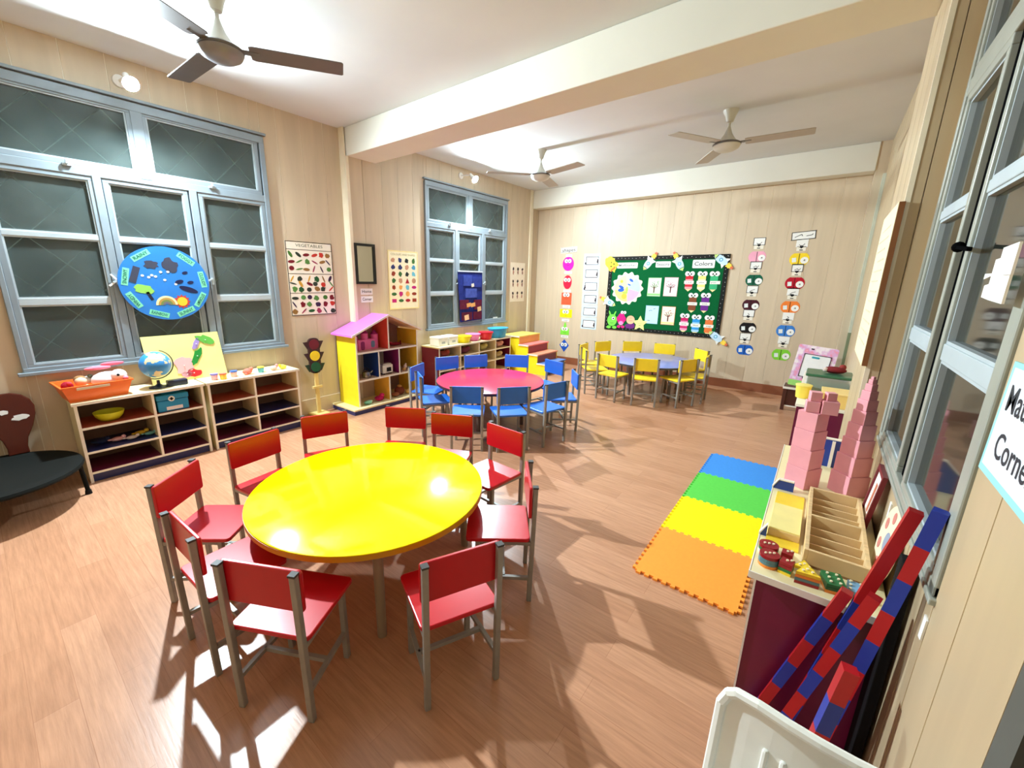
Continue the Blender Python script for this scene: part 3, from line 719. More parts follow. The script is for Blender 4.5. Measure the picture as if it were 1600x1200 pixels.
MB().lathe([(.05, 0), (.055, .02), (.045, .07), (.02, .085), (0, .09)], n=20).build('kettle_body', cm((150, 148, 140), .2, metal=.8), t, smooth=True)
MB().cyl((0, .045, .04), (0, .09, .07), .012, .008, 10).build('spout', cm((150, 148, 140), .2, metal=.8), t, smooth=True)
h = MB(); P = [(0, -.04 + .08 * i / 6, .085 + .035 * math.sin(PI * i / 6)) for i in range(7)]
for p, q in zip(P[:-1], P[1:]): h.bar(p, q, .007)
h.build('handle', BLACK, t)
t = thing('toy_stove', 'white toy stove with dark door on the middle floor of the toy house', 'toy', (-4.08, 3.06, .375))
MB().bx(-.04, .04, -.075, .075, .015, .115).build('case', cm((236, 228, 214), .4), t, bevel=.006)
MB().bx(.04, .046, -.02, .045, .035, .085).build('door', BLACK, t, bevel=.003)
for y in (-.05, .05): MB().bx(-.03, .03, y - .01, y + .01, 0, .016).build('foot', BLACK, t)
MB().bx(-.03, .03, -.06, .06, .115, .13).build('top_plate', cm((200, 190, 176), .4), t)
soft('toy_lamp', 'small gold and pink toy on the right of the middle floor', 'toy', (-4.07, 3.33, .375), [('base', (0, 0, .018), .025, (1, 1, .7), (220, 170, 100)), ('shade', (0, .02, .05), .024, (1, 1, 1), (238, 210, 190)), ('knob', (0, .03, .08), .012, (1, 1, 1), (240, 200, 180))])
soft('toy_plate_stack', 'mint green toy dish on the ground floor of the toy house', 'toy', (-4.04, 2.75, .067), [('dish', (0, 0, .02), .04, (1, 1.3, .5), (150, 214, 180)), ('rim', (.01, .02, .035), .025, (1, 1.3, .4), (170, 226, 196)), ('spoon', (.03, -.04, .015), .016, (1, 1.6, .4), (120, 180, 150))])
soft('toy_flower_pot', 'magenta toy on the ground floor of the toy house', 'toy', (-4.06, 2.93, .067), [('pot', (0, 0, .03), .045, (1, 1.3, .7), (190, 30, 90)), ('bloom', (.01, .03, .065), .03, (1, 1, .8), (214, 50, 110)), ('leaf', (.02, -.05, .045), .025, (1, 1.4, .6), (170, 24, 80))])
soft('toy_tea_set', 'brown and gold toy dishes in the lower right room of the toy house', 'toy', (-4.1, 3.27, .067), [('pot', (0, 0, .05), .06, (1, 1.2, .9), (120, 60, 44)), ('cup', (.05, .09, .03), .03, (1, 1, 1), (214, 170, 90)), ('plate', (.04, -.1, .03), .05, (1, 1, .5), (150, 90, 60)), ('lid', (0, 0, .11), .03, (1, 1, .6), (190, 140, 80))])

# ------------------------------------------------------------------ things on and in the far shelf
def basin(name, label, loc, r, h, c, sx=1.0, sy=1.0, n=28):
    t = thing(name, label, 'container', loc)
    MB().lathe([(r * .68, 0), (r * .72, .004), (r * .96, h), (r * .92, h), (r * .66, .008), (0, .007)], n=n, sx=sx, sy=sy).build('body', cm(c, .4), t, smooth=True)
    MB().lathe([(r * .94, h - .012), (r * 1.04, h - .008), (r * 1.04, h), (r * .94, h + .002)], n=n, sx=sx, sy=sy).build('rim', cm(c, .35), t, smooth=True)
    return t
for y, lab in ((4.08, 'white lidded box at the left end of the far shelf top'), (4.29, 'white lidded box beside the yellow bowl on the far shelf')):
    t = thing('white_box', lab, 'box', (-4.2, y, .6), 0, 'white lidded boxes on the far shelf')
    MB().bx(-.09, .09, -.09, .09, 0, .095).build('box_body', cm((240, 236, 228), .5), t, bevel=.008)
    MB().bx(-.095, .095, -.095, .095, .095, .125).build('lid', cm((246, 242, 236), .45), t, bevel=.008)
    MB().bx(.09, .092, -.03, .035, .03, .06).build('picture_label', cm((170, 172, 176), .5), t)
basin('yellow_bowl', 'bright yellow bowl on the far shelf top', (-4.15, 4.55, .6), .118, .1, (246, 226, 20))
basin('pink_bowl', 'pink bowl between yellow bowl and red basket', (-4.18, 4.79, .6), .118, .105, (240, 130, 200))
basin('red_basket', 'red basket next to the blue tub on the far shelf', (-4.12, 5.03, .6), .118, .12, (216, 24, 44))
basin('blue_tub', 'large sky-blue tub at the right end of the far shelf', (-4.14, 5.37, .6), .205, .155, (44, 164, 226), .68, 1.0, 4 * 8)
for y, z, c, lab in ((4.12, .435, (150, 70, 60), 'brown toy animal in the upper left box of the far shelf'), (4.56, .435, (120, 60, 80), 'dark pink toy in the second box of the far shelf'), (4.98, .435, (190, 180, 110), 'olive cloth bundle in the third box of the far shelf'),
                     (5.4, .435, (220, 160, 150), 'pink cloth in the upper right box of the far shelf'), (5.38, .266, (190, 170, 130), 'tan bundle in the middle right box of the far shelf'), (4.98, .266, (220, 190, 120), 'yellow cloth in the middle row of the far shelf')):
    soft('stored_toy', lab, 'toy', (-4.16, y, z), [('body', (0, 0, .045), .07, (1, 1.5, .62), c), ('bump', (.03, .05, .07), .04, (1, 1, .8), tuple(min(255, int(k * 1.15)) for k in c)), ('end', (.02, -.08, .04), .035, (1, 1, 1), tuple(int(k * .8) for k in c))], 'toys inside the far shelf')
# white note stuck on the wall over the blue tub
o = tag(flat('wall_note', rect(0, 0, .12, .16), WHITE, None, 0, .003), 'small white paper on the wall above the blue tub', 'paper'); o.location = (XL + .001, 5.62, .82); o.rotation_euler = (0, 0, LEFT)

# ------------------------------------------------------------------ toddler steps (going down towards +x)
t = thing('toddler_steps', 'yellow-sided wooden steps with coloured treads in the far corner', 'steps', (-4.33, 5.7, 0))
hs = [.6, .465, .325, .19]; xs = [0, .385, .57, .76, .93]
prof = [(0, 0)] + [(xs[4], 0)]
for k in (3, 2, 1, 0): prof += [(xs[k + 1], hs[k] - .02), (xs[k], hs[k] - .02)]
for y in (0, .63):
    MB().prism(prof, y, y + .02).build('side_panel', YEL, t)
TR = [cm((240, 222, 110), .4), cm((238, 130, 130), .4), cm((236, 150, 116), .4), cm((90, 124, 190), .4)]
RI = [cm((232, 176, 90), .4), cm((140, 24, 60), .4), cm((150, 60, 44), .4), cm((40, 60, 140), .4)]
for k in range(4):
    tr = MB().bx(xs[k], xs[k + 1] + .012, -.008, .658, hs[k] - .02, hs[k]).build('tread', TR[k], t)
    MB().bx(xs[k], xs[k + 1] + .014, -.011, -.008, hs[k] - .02, hs[k]).build('tread_edge', EDGE, tr)
    MB().bx(xs[k + 1] - .004, xs[k + 1], .02, .63, (hs[k + 1] if k < 3 else 0), hs[k] - .02).build('riser', RI[k], t)

# ------------------------------------------------------------------ posters on the left wall
def poster_root(name, label, cat, y, z, x=XL + .0005, rz=LEFT, group=None):
    return thing(name, label, cat, (x, y, z), rz, group)
VC = [(70, 120, 50), (120, 30, 40), (40, 90, 50), (196, 60, 50), (150, 110, 60), (60, 40, 70), (210, 160, 60), (90, 140, 70), (50, 60, 50), (160, 60, 90)]
t = poster_root('vegetable_chart', 'white chart of small vegetable pictures beside the near window', 'poster', 2.385, 1.49)
flat('sheet', rect(0, 0, .515, .765), cm((246, 240, 224), .5), t)
ring('border', 0, 0, .515, .765, .008, cm((70, 60, 50), .5), t, .002, .0008)
flat('row_rule', [rect(0, .3, .5, .006), rect(0, .055, .5, .006), rect(0, -.145, .5, .006)], cm((90, 84, 74), .5), t, .002, .0008)
text('VEGETABLES', 0, .342, .03, cm((70, 90, 70), .5), t, .002, w=.3)
R = random.Random(7); pics = {}
for row, (z0, z1, ny) in enumerate(((.085, .285, 3), (-.125, .035, 3), (-.36, -.165, 3))):
    for j in range(ny):
        for i in range(6):
            x = -.21 + .42 * i / 5 + R.uniform(-.012, .012); z = z1 - .03 - (z1 - z0 - .05) * j / (ny - 1) + R.uniform(-.006, .006)
            ci = R.randrange(len(VC)); a = R.uniform(-1.2, 1.2)
            pics.setdefault(ci, []).append(R.choice([lambda: ell(x, z, .037, .016, 12, a), lambda: blob(x, z, .03, R.random(), n=12), lambda: ell(x, z, .027, .024, 12), lambda: ell(x, z, .04, .008, 10, a)])())
for ci, ps in pics.items(): flat('printed_vegetables', ps, cm(VC[ci], .5), t, .002, .0008, kind='stuff')

t = poster_root('hanging_mirror', 'narrow mirror in a black frame on the pilaster', 'mirror', 3.0, 1.67, -4.2995)
ring('frame', 0, 0, .275, .455, .028, cm((14, 14, 16), .3), t, 0, .02)
flat('mirror_glass', rect(0, 0, .225, .405), mat('mirror_glass', (200, 200, 196), .08, 0, metal=1.0), t, .004, .003)
for s, z, lab in (('Home', 1.355, 'white Home word card under the black framed mirror'), ('Corner', 1.265, 'white Corner word card, below the Home card')):
    t = poster_root('word_card', lab, 'sign', 3.0, z, -4.2995, group='pilaster word cards')
    flat('card', rect(0, 0, .165, .072), WHITE, t); text(s, 0, 0, .034, GREYINK, t, .002, w=.13, bold=.012)

t = poster_root('shape_chart', 'cream chart of coloured shapes and animals beside the toy house roof', 'poster', 3.655, 1.49)
flat('sheet', rect(0, 0, .495, .74), cm((250, 240, 206), .5), t)
ring('border', 0, 0, .495, .74, .014, cm((244, 226, 160), .5), t, .002, .0008)
text('COLOURS AND SHAPES', 0, .322, .026, cm((150, 150, 90), .5), t, .002, w=.4)
SC = [(40, 50, 50), (170, 40, 50), (200, 150, 120), (70, 120, 60), (240, 170, 90), (190, 40, 120), (110, 190, 210), (50, 60, 110), (80, 160, 200), (60, 110, 60), (150, 60, 40)]
R = random.Random(3); pics = {}
for j in range(7):
    for i in range(4):
        x = -.17 + .113 * i; z = .25 - j * .085
        k = R.randrange(5); s = .034
        p = [lambda: ell(x, z, s), lambda: rect(x, z, .07, .045), lambda: [(x - s, z - s), (x + s, z - s), (x, z + s)], lambda: blob(x, z, s * .95, R.random(), n=14), lambda: ell(x, z, s * 1.2, s * .6)][k if j > 2 else 3]()
        pics.setdefault(R.randrange(len(SC)), []).append(p)
for ci, ps in pics.items(): flat('printed_shapes', ps, cm(SC[ci], .5), t, .002, .0008, kind='stuff')

t = poster_root('sketch_chart', 'small pale chart of little sketches right of the far window', 'poster', 6.26, 1.48)
flat('sheet', rect(0, 0, .44, .68), cm((244, 232, 212), .5), t)
R = random.Random(5); pics = {}
for j in range(3):
    for i in range(3):
        x = -.14 + .14 * i; z = .2 - j * .21
        pics.setdefault(0, []).append(blob(x, z + .03, .028, R.random(), n=10)); pics.setdefault(R.randrange(1, 3), []).append(blob(x, z - .03, .03, R.random(), .7, 1.3, 12))
for ci, ps in pics.items(): flat('printed_sketches', ps, cm([(60, 50, 50), (150, 110, 100), (190, 140, 120)][ci], .5), t, .002, .0008, kind='stuff')

# pocket chart hanging at the far window
t = thing('pocket_chart', 'dark blue fabric pocket chart with maroon pockets hanging at the far window', 'chart', (XL + .05, 4.93, 1.26), LEFT)
flat('backing', [(-.30, .375), (.27, .375), (.27, -.37), (-.24, -.385)], cm((30, 44, 120), .8, scale=20, noise=.2), t, 0, .006)
flat('top_rail', rect(-.01, .375, .58, .02), cm((200, 205, 215), .5), t, .006, .006)
for i, (x, z, w, h, c) in enumerate(((-.08, .24, .2, .16, (54, 70, 150)), (.13, .22, .2, .16, (44, 58, 140)), (0, .05, .26, .14, (66, 82, 160)), (-.16, -.12, .2, .14, (92, 24, 50)), (.16, -.13, .18, .15, (96, 22, 48)), (-.1, -.3, .24, .12, (84, 20, 44)), (.15, -.3, .2, .12, (90, 20, 46)))):
    flat('pocket', rect(x, z, w, h), cm(c, .8, scale=20, noise=.2), t, .006, .01)
for x, z, w, h, c in ((.03, .17, .06, .05, (220, 214, 200)), (-.06, -.13, .1, .06, (222, 160, 90)), (.04, -.13, .1, .06, (226, 170, 100)), (.19, -.2, .09, .07, (230, 190, 130)), (-.11, -.32, .1, .08, (236, 200, 150))):
    flat('picture_card', rect(x, z, w, h, .15), cm(c, .5), t, .016, .002)

# weather dial
t = thing('weather_dial', 'round blue weather disc with pictures hanging at the near window', 'chart', (XL + .05, 1.075, 1.44), LEFT)
flat('disc', ell(0, 0, .31, .298, 64), cm((44, 128, 214), .4), t, 0, .008)
GLOWT = cm((132, 226, 190), .5)
for word, a in (('FOGGY', 52), ('CLOUDY', 8), ('STORMY', -32), ('SUNNY', -66), ('RAINBOW', -108), ('WINDY', -150), ('SNOWY', 168), ('RAINY', 122)):
    ar = math.radians(a); x, z = .265 * math.cos(ar), .258 * math.sin(ar)
    up = a > -40 and a < 175
    rot = ar - PI / 2 if (a > 0 and a < 150) else (ar + PI / 2 if a < -40 and a > -140 else (ar - PI / 2))
    flat('word_patch', rect(x, z, .135, .042, rot), GLOWT, t, .008, .0008)
    text(word, x, z, .026, cm((30, 110, 100), .5), t, .009, a=rot, w=.11, bold=.01)
DKC = cm((40, 44, 64), .5)
for pl in [blob(-.085, .15, .05, 1, 1, .7, 18), blob(.04, .15, .055, 2, 1, 1.1, 18), rect(-.2, .07, .045, .13, -.35)]: flat('storm_cloud', pl, cm((66, 70, 88), .5), t, .008, .0012)
for pl in [ell(.15, -.05, .07, .022, 20, -.35), ell(.09, .015, .032, .016, 16, .3), ell(.14, .09, .022, .012, 16, .3), ell(.17, .01, .024, .013, 16, .2)]: flat('tornado', pl, cm((36, 40, 76), .5), t, .008, .0012)
R = random.Random(11)
flat('snow_dots', [ell(-.15 + .03 * k + R.uniform(-.01, .01), .06 + R.uniform(-.07, .06), .011, .009, 10) for k in range(8)], WHITE, t, .008, .0012)
flat('tree_crown', blob(-.155, -.045, .06, 4, 1.1, .7, 18), cm((150, 214, 100), .5), t, .008, .0012)
flat('tree_trunk', rect(-.125, -.1, .022, .07, .4), DKC, t, .008, .0012)
def half_ring(x, z, r0, r1, n=16):
    return [(x + r1 * math.cos(PI * i / n), z + r1 * math.sin(PI * i / n)) for i in range(n + 1)] + [(x + r0 * math.cos(PI * i / n), z + r0 * math.sin(PI * i / n)) for i in range(n, -1, -1)]
for k, c in enumerate(((240, 232, 180), (190, 150, 80), (120, 140, 80), (110, 110, 130))):
    mb = MB(); pl = half_ring(-.02, -.175, .075 - .016 * (k + 1), .075 - .016 * k); n = len(pl) // 2
    for i in range(n - 1): mb.prism([pl[i], pl[i + 1], pl[-2 - i], pl[-1 - i]], -.0092, -.008)
    mb.build('rainbow_band', cm(c, .5), t)
flat('sun_rays', star(.09, -.15, .06, .045, 12), cm((200, 70, 70), .5), t, .008, .001)
flat('sun_disc', ell(.09, -.15, .037), cm((248, 206, 60), .5), t, .009, .001)
MB().bar((-.31, .01, .02), (-.36, .012, -.02), .012).bar((-.31, .01, .03), (-.34, .012, .07), .012).build('tie_string', WHITE, t)

# ------------------------------------------------------------------ back wall displays
YW = YB - .0005
def back(name, label, cat, x, z, group=None, d=0.0): return thing(name, label, cat, (x, YW - d, z), BACK, group)
def eyes(t, x, z, r, d, name='eye', gap=1.05):
    for s in (-1, 1):
        o = flat(name, ell(x + s * r * gap * .95, z, r, r * 1.05, 16), WHITE, t, d, .0012)
        flat('pupil', ell(x + s * r * gap * .6, z - r * .15, r * .28, r * .42, 10), BLACK, o, d + .0012, .0008)
def smile(t, x, z, w, d, m=None):
    flat('mouth', scribble([(x + w * (i / 4 - 1), z - w * .35 * (1 - (i / 4 - 1) ** 2)) for i in range(9)], w * .16), m or BLACK, t, d, .0008)
t = back('heading_card', 'white heading card reading shapes above the shape faces', 'sign', -3.735, 2.055)
flat('card', [(-.16, -.055), (.16, -.04), (.165, .055), (-.165, .045)], cm((236, 232, 226), .5), t); ring('border', 0, 0, .31, .085, .004, GREYINK, t, .002, .0006)
text('shapes', 0, -.005, .055, GREYINK, t, .002, a=.03, w=.26, bold=.012)
g = 'shape faces on the back wall'
for nm, lab, x, z, poly, c, e in [
    ('circle_face', 'magenta circle face cutout, top of the shapes column', -3.733, 1.815, ell(0, 0, .112, .122, 32), (222, 30, 176), .05),
    ('oval_face', 'red oval face cutout, under the magenta circle', -3.728, 1.495, ell(0, 0, .085, .122, 32), (226, 30, 64), .04),
    ('square_face', 'orange-red square face cutout in the shapes column', -3.73, 1.2, rect(0, 0, .205, .215), (244, 92, 56), .07),
    ('rectangle_face', 'yellow rectangle face cutout in the shapes column', -3.725, .935, rect(0, 0, .25, .15), (248, 232, 20), .03),
    ('triangle_face', 'green triangle-topped face cutout in the shapes column', -3.727, .64, [(-.095, -.1), (.09, -.1), (.085, .01), (.03, .05), (.01, .13), (-.01, .13), (-.03, .05), (-.085, .02)], (130, 224, 70), .01),
    ('diamond_face', 'blue diamond face cutout, lowest of the shapes column', -3.724, .335, [(0, -.12), (.1, .01), (0, .12), (-.1, .01)], (30, 84, 190), .02)]:
    t = back(nm, lab, 'cutout', x, z, g)
    flat('shape_sheet', poly, cm(c, .5), t)
    eyes(t, -.005, e, .034, .002); smile(t, 0, e - .065, .03, .002, cm(tuple(int(k * .5) for k in c), .5))
for i, z in enumerate((1.955, 1.665, 1.34, 1.06, .81, .505)):
    t = back('name_strip', ['small white name strip above the magenta circle', 'small white name strip between circle and oval', 'small white name strip between oval and square', 'small white name strip between square and rectangle', 'small white name strip between rectangle and triangle', 'small white name strip between triangle and diamond'][i], 'sign', -3.725, z, 'shape name strips')
    flat('strip', rect(0, 0, .15 if i else .12, .045), WHITE, t); text(['circle', 'oval', 'square', 'rectangle', 'triangle', 'diamond'][i], 0, 0, .022, GREYINK, t, .002, w=.1)
for i in range(6):
    z = 1.873 - i * .2175; x = -3.275 + .003 * i
    t = back('bordered_card', ['top card of the white bordered card column', 'second card from the top of the white bordered column', 'third card from the top of the white bordered column', 'fourth card from the top of the white bordered column', 'fifth card from the top of the white bordered column', 'lowest card of the white bordered card column'][i], 'card', x, z, 'white bordered cards')
    flat('card', rect(0, 0, .3, .208), cm((204, 222, 234), .5), t)
    flat('inner_panel', rect(.005, -.01, .215, .125), WHITE, t, .002, .001)
    ring('inner_border', .005, -.01, .23, .135, .01, cm((84, 70, 68), .5), t, .003, .0008)
    flat('text_line', [rect(.005, .02 - .03 * k, .13, .006) for k in range(3)], cm((170, 196, 216), .5), t, .003, .0008)
    s = -1 if i in (2,) else 1
    flat('corner_figure', [ell(s * .105, -.03, .016, .022, 10), ell(s * .105, 0, .012, .012, 10)] + ([ell(-.115, -.055, .014, .02, 10)] if i in (0, 5, 2) else []), cm((60, 44, 50), .5), t, .004, .0008)

# green display board
BX, BZ, BW, BH = -2.055, 1.315, 1.79, 1.205
t = back('display_board', 'large green felt display board with black border on the back wall', 'board', BX, BZ)
flat('felt', rect(0, 0, BW - .1, BH - .1), cm((0, 92, 46), .95, noise=.12, scale=80), t, 0, .014)
ring('border_strip', 0, 0, BW, BH, .06, cm((20, 22, 20), .6), t, 0, .018)
R = random.Random(2); dots = []
for k in range(30):
    for s in (-1, 1):
        dots.append(ell(-BW / 2 + BW * (k + .5) / 30, s * (BH / 2 - .03) + R.uniform(-.012, .012), .0035, n=6))
        if k < 20: dots.append(ell(s * (BW / 2 - .03) + R.uniform(-.012, .012), -BH / 2 + BH * (k + .5) / 20, .0035, n=6))
flat('border_dots', dots, WHITE, t, .018, .0008)
BD = .0145
def onb(name, label, cat, x, z, group=None, d=BD): return back(name, label, cat, x, z, group, d)
for s, x, z, w, h, lab in (('MyWeather', -2.64, 1.775, .345, .09, 'white heading card at the left of the green board'), ('Seasons', -2.07, 1.785, .225, .09, 'white heading card at the middle of the green board'), ('Colors', -1.495, 1.785, .3, .12, 'white heading card reading Colors on the green board')):
    t = onb('heading_card', lab, 'sign', x, z, 'heading cards on the green board')
    flat('card', rrect(0, 0, w, h, .015), WHITE, t); text(s, 0, 0, h * .46, cm((60, 64, 70), .5), t, .002, w=w * .82, bold=.008)
t = onb('weather_chart', 'pastel cloud-edged round weather chart on the green board', 'chart', -2.608, 1.41)
sc_p = [((.25 + .018 * math.cos(14 * a)) * math.cos(a), (.25 + .018 * math.cos(14 * a)) * math.sin(a)) for a in [2 * PI * i / 112 for i in range(112)]]
flat('cloud_sheet', sc_p, cm((240, 240, 214), .5), t)
for c, a0, a1 in (((250, 244, 170), 100, 190), ((250, 240, 130), 190, 275), ((244, 176, 226), 275, 345), ((186, 214, 246), -15, 50), ((236, 244, 190), 50, 100)):
    flat('pastel_sector', [(0, 0)] + [(.215 * math.cos(math.radians(a0 + (a1 - a0) * i / 8)), .215 * math.sin(math.radians(a0 + (a1 - a0) * i / 8))) for i in range(9)], cm(c, .5), t, .002, .0008)
for pl in [ell(-.1, .02, .05, .022, 16, -.4), ell(-.1, -.03, .055, .03, 16, .1), ell(.06, .13, .04, .02, 16, -.6), ell(.03, .06, .03, .012, 16, -.4)]: flat('blue_cloud', pl, cm((50, 100, 200), .5), t, .0028, .0008)
flat('sun_disc', [ell(-.04, -.13, .045), ell(-.1, .11, .025)], cm((240, 190, 70), .5), t, .0028, .0008)
flat('green_leaf', [ell(0, -.02, .02, .05, 14), ell(-.03, -.07, .05, .02, 14)], cm((180, 214, 90), .5), t, .0028, .0008)
TREES = [(-2.17, 1.44, (224, 244, 214), (90, 150, 80), 'green-edged tree drawing, upper left of the four on the board'), (-1.92, 1.447, (250, 236, 236), (190, 70, 90), 'pink tree drawing, upper right of the four on the board'),
         (-2.165, 1.005, (196, 230, 246), None, 'pale blue drawing without tree, lower left of the four'), (-1.91, 1.005, (250, 240, 216), (180, 50, 40), 'cream red tree drawing, lower right of the four')]
for i, (x, z, c, lc, lab) in enumerate(TREES):
    t = onb('tree_drawing', lab, 'drawing', x, z, 'season drawings on the green board')
    flat('sheet', rect(0, 0, .205, .288), cm(c, .5), t)
    ring('sheet_border', 0, 0, .205, .288, .006, cm([(150, 214, 140), (206, 150, 150), (150, 210, 236), (206, 130, 70)][i], .5), t, .002, .0006)
    if lc:
        tk = cm((96, 44, 40), .5)
        br = scribble([(0, -.09), (0, 0)], .018)
        for a in (-60, -30, 0, 30, 60): br += scribble([(0, -.02), (.07 * math.sin(math.radians(a)), -.02 + .075 * math.cos(math.radians(a)))], .007)
        flat('tree_trunk', br, tk, t, .002, .0008)
        R = random.Random(i); flat('leaves', [ell(R.uniform(-.07, .07), R.uniform(-.01, .09), .006, n=6) for k in range(16)], cm(lc, .5), t, .0028, .0006)
        flat('ground', rect(0, -.115, .19, .03), cm([(150, 220, 130), (246, 220, 210), (0, 0, 0), (246, 226, 150)][i], .5), t, .0022, .0006)
    else:
        flat('birds', scribble([(-.05, .06), (-.02, .07), (0, .065)], .008) + scribble([(.02, .09), (.05, .105)], .008) + scribble([(-.06, -.09), (-.02, -.095)], .008), cm((70, 96, 140), .5), t, .002, .0008)
def rocket(x, z, a, lab, d=.019):
    t = onb('rocket_cutout', lab, 'cutout', x, z, 'paper rockets on the green board', d)
    t.rotation_euler = (0, a, 0)
    flat('flame', [star(0, -.13, .045, .028, 6), star(0, -.165, .03, .02, 5)], cm((250, 214, 80), .5), t, -.001, .001)
    flat('flame_tip', star(.0, -.185, .028, .014, 5), cm((226, 110, 80), .5), t, 0, .001)
    flat('body', ell(0, 0, .052, .105, 24), cm((200, 226, 244), .5), t, 0, .0015)
    flat('fin', [[(-.045, -.03), (-.085, -.09), (-.03, -.085)], [(.045, -.03), (.085, -.09), (.03, -.085)]], WHITE, t, 0, .0012)
    flat('nose', [(-.034, .075), (.034, .075), (0, .12)], cm((200, 226, 130), .5), t, .0015, .0008)
    flat('band', rect(0, .07, .07, .008), BLACK, t, .0024, .0006)
    flat('porthole', ell(0, 0, .026), cm((70, 150, 200), .5), t, .0015, .0008); flat('porthole_glass', ell(0, 0, .016), cm((190, 232, 244), .5), t, .0023, .0006)
rocket(-2.3, 1.8, math.radians(215), 'paper rocket on the board, right of the left heading card')
rocket(-1.83, 1.79, math.radians(150), 'paper rocket on the board between the middle and Colors headings')
rocket(-1.27, 1.84, math.radians(-52), 'paper rocket at the top right corner of the green board')
rocket(-2.89, 1.17, math.radians(115), 'paper rocket on the left edge of the green board')
rocket(-1.2, .74, math.radians(-55), 'paper rocket at the lower right corner of the green board')
t = onb('yellow_monster', 'yellow cartoon monster cutout at the top left board corner', 'cutout', -2.91, 1.79, None, .019); t.rotation_euler = (0, math.radians(-40), 0)
flat('body', blob(0, 0, .12, 21, .85, 1.15, 20), cm((246, 226, 60), .5), t); flat('green_patch', ell(.02, .1, .06, .035), cm((190, 220, 70), .5), t, .002, .0008)
flat('spot', [ell(-.02, -.02, .012), ell(.04, -.02, .012), ell(.02, .03, .01)], BLACK, t, .0028, .0008); flat('mouth', rect(-.02, -.075, .1, .035), cm((240, 120, 50), .5), t, .002, .0008)
MON = [('green_monster', 'green one-eyed monster cutout at the lower left of the board', -2.82, .875, (120, 220, 80)), ('pink_monster', 'hot pink monster cutout beside the green one', -2.66, .885, (232, 30, 130)),
       ('planet_face', 'peach planet face on a purple ring at the board bottom', -2.5, .88, (246, 190, 150)), ('star_face', 'pale yellow star face cutout at the board bottom', -2.34, .85, (240, 246, 150))]
for i, (nm, lab, x, z, c) in enumerate(MON):
    t = onb(nm, lab, 'cutout', x, z, 'small monster cutouts on the board', .019)
    if i == 0:
        flat('body', [ell(0, 0, .085, .1, 20), ell(-.045, .11, .014, .05, 10, .4), ell(.04, .11, .014, .05, 10, -.4), ell(-.05, -.12, .04, .025, 12), ell(.05, -.12, .04, .025, 12)], cm(c, .5), t)
        flat('eye', ell(.02, .03, .026), WHITE, t, .002, .0008); flat('pupil', ell(.022, .028, .014), BLACK, t, .0028, .0006); smile(t, 0, -.04, .03, .002)
    elif i == 1:
        flat('body', [ell(0, .02, .065, .1, 20), ell(-.035, -.11, .03, .022, 12), ell(.035, -.11, .03, .022, 12), ell(-.06, .02, .02, .04, 10), ell(.06, .02, .02, .04, 10)], cm(c, .5), t)
        eyes(t, .03, .13, .024, .002); flat('belly', ell(0, -.05, .04, .035), cm((250, 150, 200), .5), t, .002, .0008)
    elif i == 2:
        flat('ring', blob(0, -.08, .08, 5, 1, .7, 16), cm((110, 40, 120), .5), t); flat('body', ell(0, .02, .07), cm(c, .5), t, .002, .001); flat('feature', scribble([(-.03, .0), (.03, .01)], .006) + scribble([(-.02, .05), (.02, .05)], .006), cm((200, 120, 90), .5), t, .003, .0006)
    else:
        flat('body', star(0, 0, .13, .065), cm(c, .5), t); flat('feature', scribble([(-.02, .0), (-.01, .0)], .006) + scribble([(.01, .0), (.02, .0)], .006) + scribble([(-.015, -.03), (.015, -.03)], .005), BLACK, t, .002, .0006)
PEN = [(-1.665, 1.53, (206, 36, 50), 'red'), (-1.49, 1.53, (240, 232, 130), 'yellow'), (-1.328, 1.53, (60, 180, 120), 'green'), (-1.58, 1.215, (130, 70, 40), 'brown'), (-1.407, 1.22, (110, 40, 140), 'purple'),
       (-1.663, .905, (206, 30, 100), 'pink'), (-1.495, .895, (50, 150, 220), 'blue'), (-1.315, .895, (232, 120, 60), 'orange')]
for x, z, c, nm in PEN:
    t = onb('pencil_cutout', '%s pencil cutout with goggle eyes on the green board' % nm, 'cutout', x, z, 'colour pencil cutouts on the board')
    body = tuple(min(255, int(k * .45 + 140)) for k in c) if nm in ('pink', 'red', 'blue', 'yellow') else c
    flat('pencil_body', [(-.052, .06), (-.052, -.1), (0, -.145), (.052, -.1), (.052, .06)], cm(body, .5), t)
    flat('colour_band', rect(0, .06, .104, .05), cm(c, .5), t, .002, .0008)
    flat('lower_band', rect(0, -.06, .104, .03), cm(c, .5), t, .002, .0008)
    flat('tip', [(-.04, -.11), (0, -.145), (.04, -.11)], cm((246, 226, 160), .5), t, .002, .0008)
    eyes(t, 0, .115, .034, .002)
    st = flat('name_strip', rect(.02 if nm == 'green' else 0, -.01, .135, .045), cm((244, 240, 226), .5), t, .003, .001); text(nm, 0, -.01, .02, GREYINK, st, .0042, w=.07)

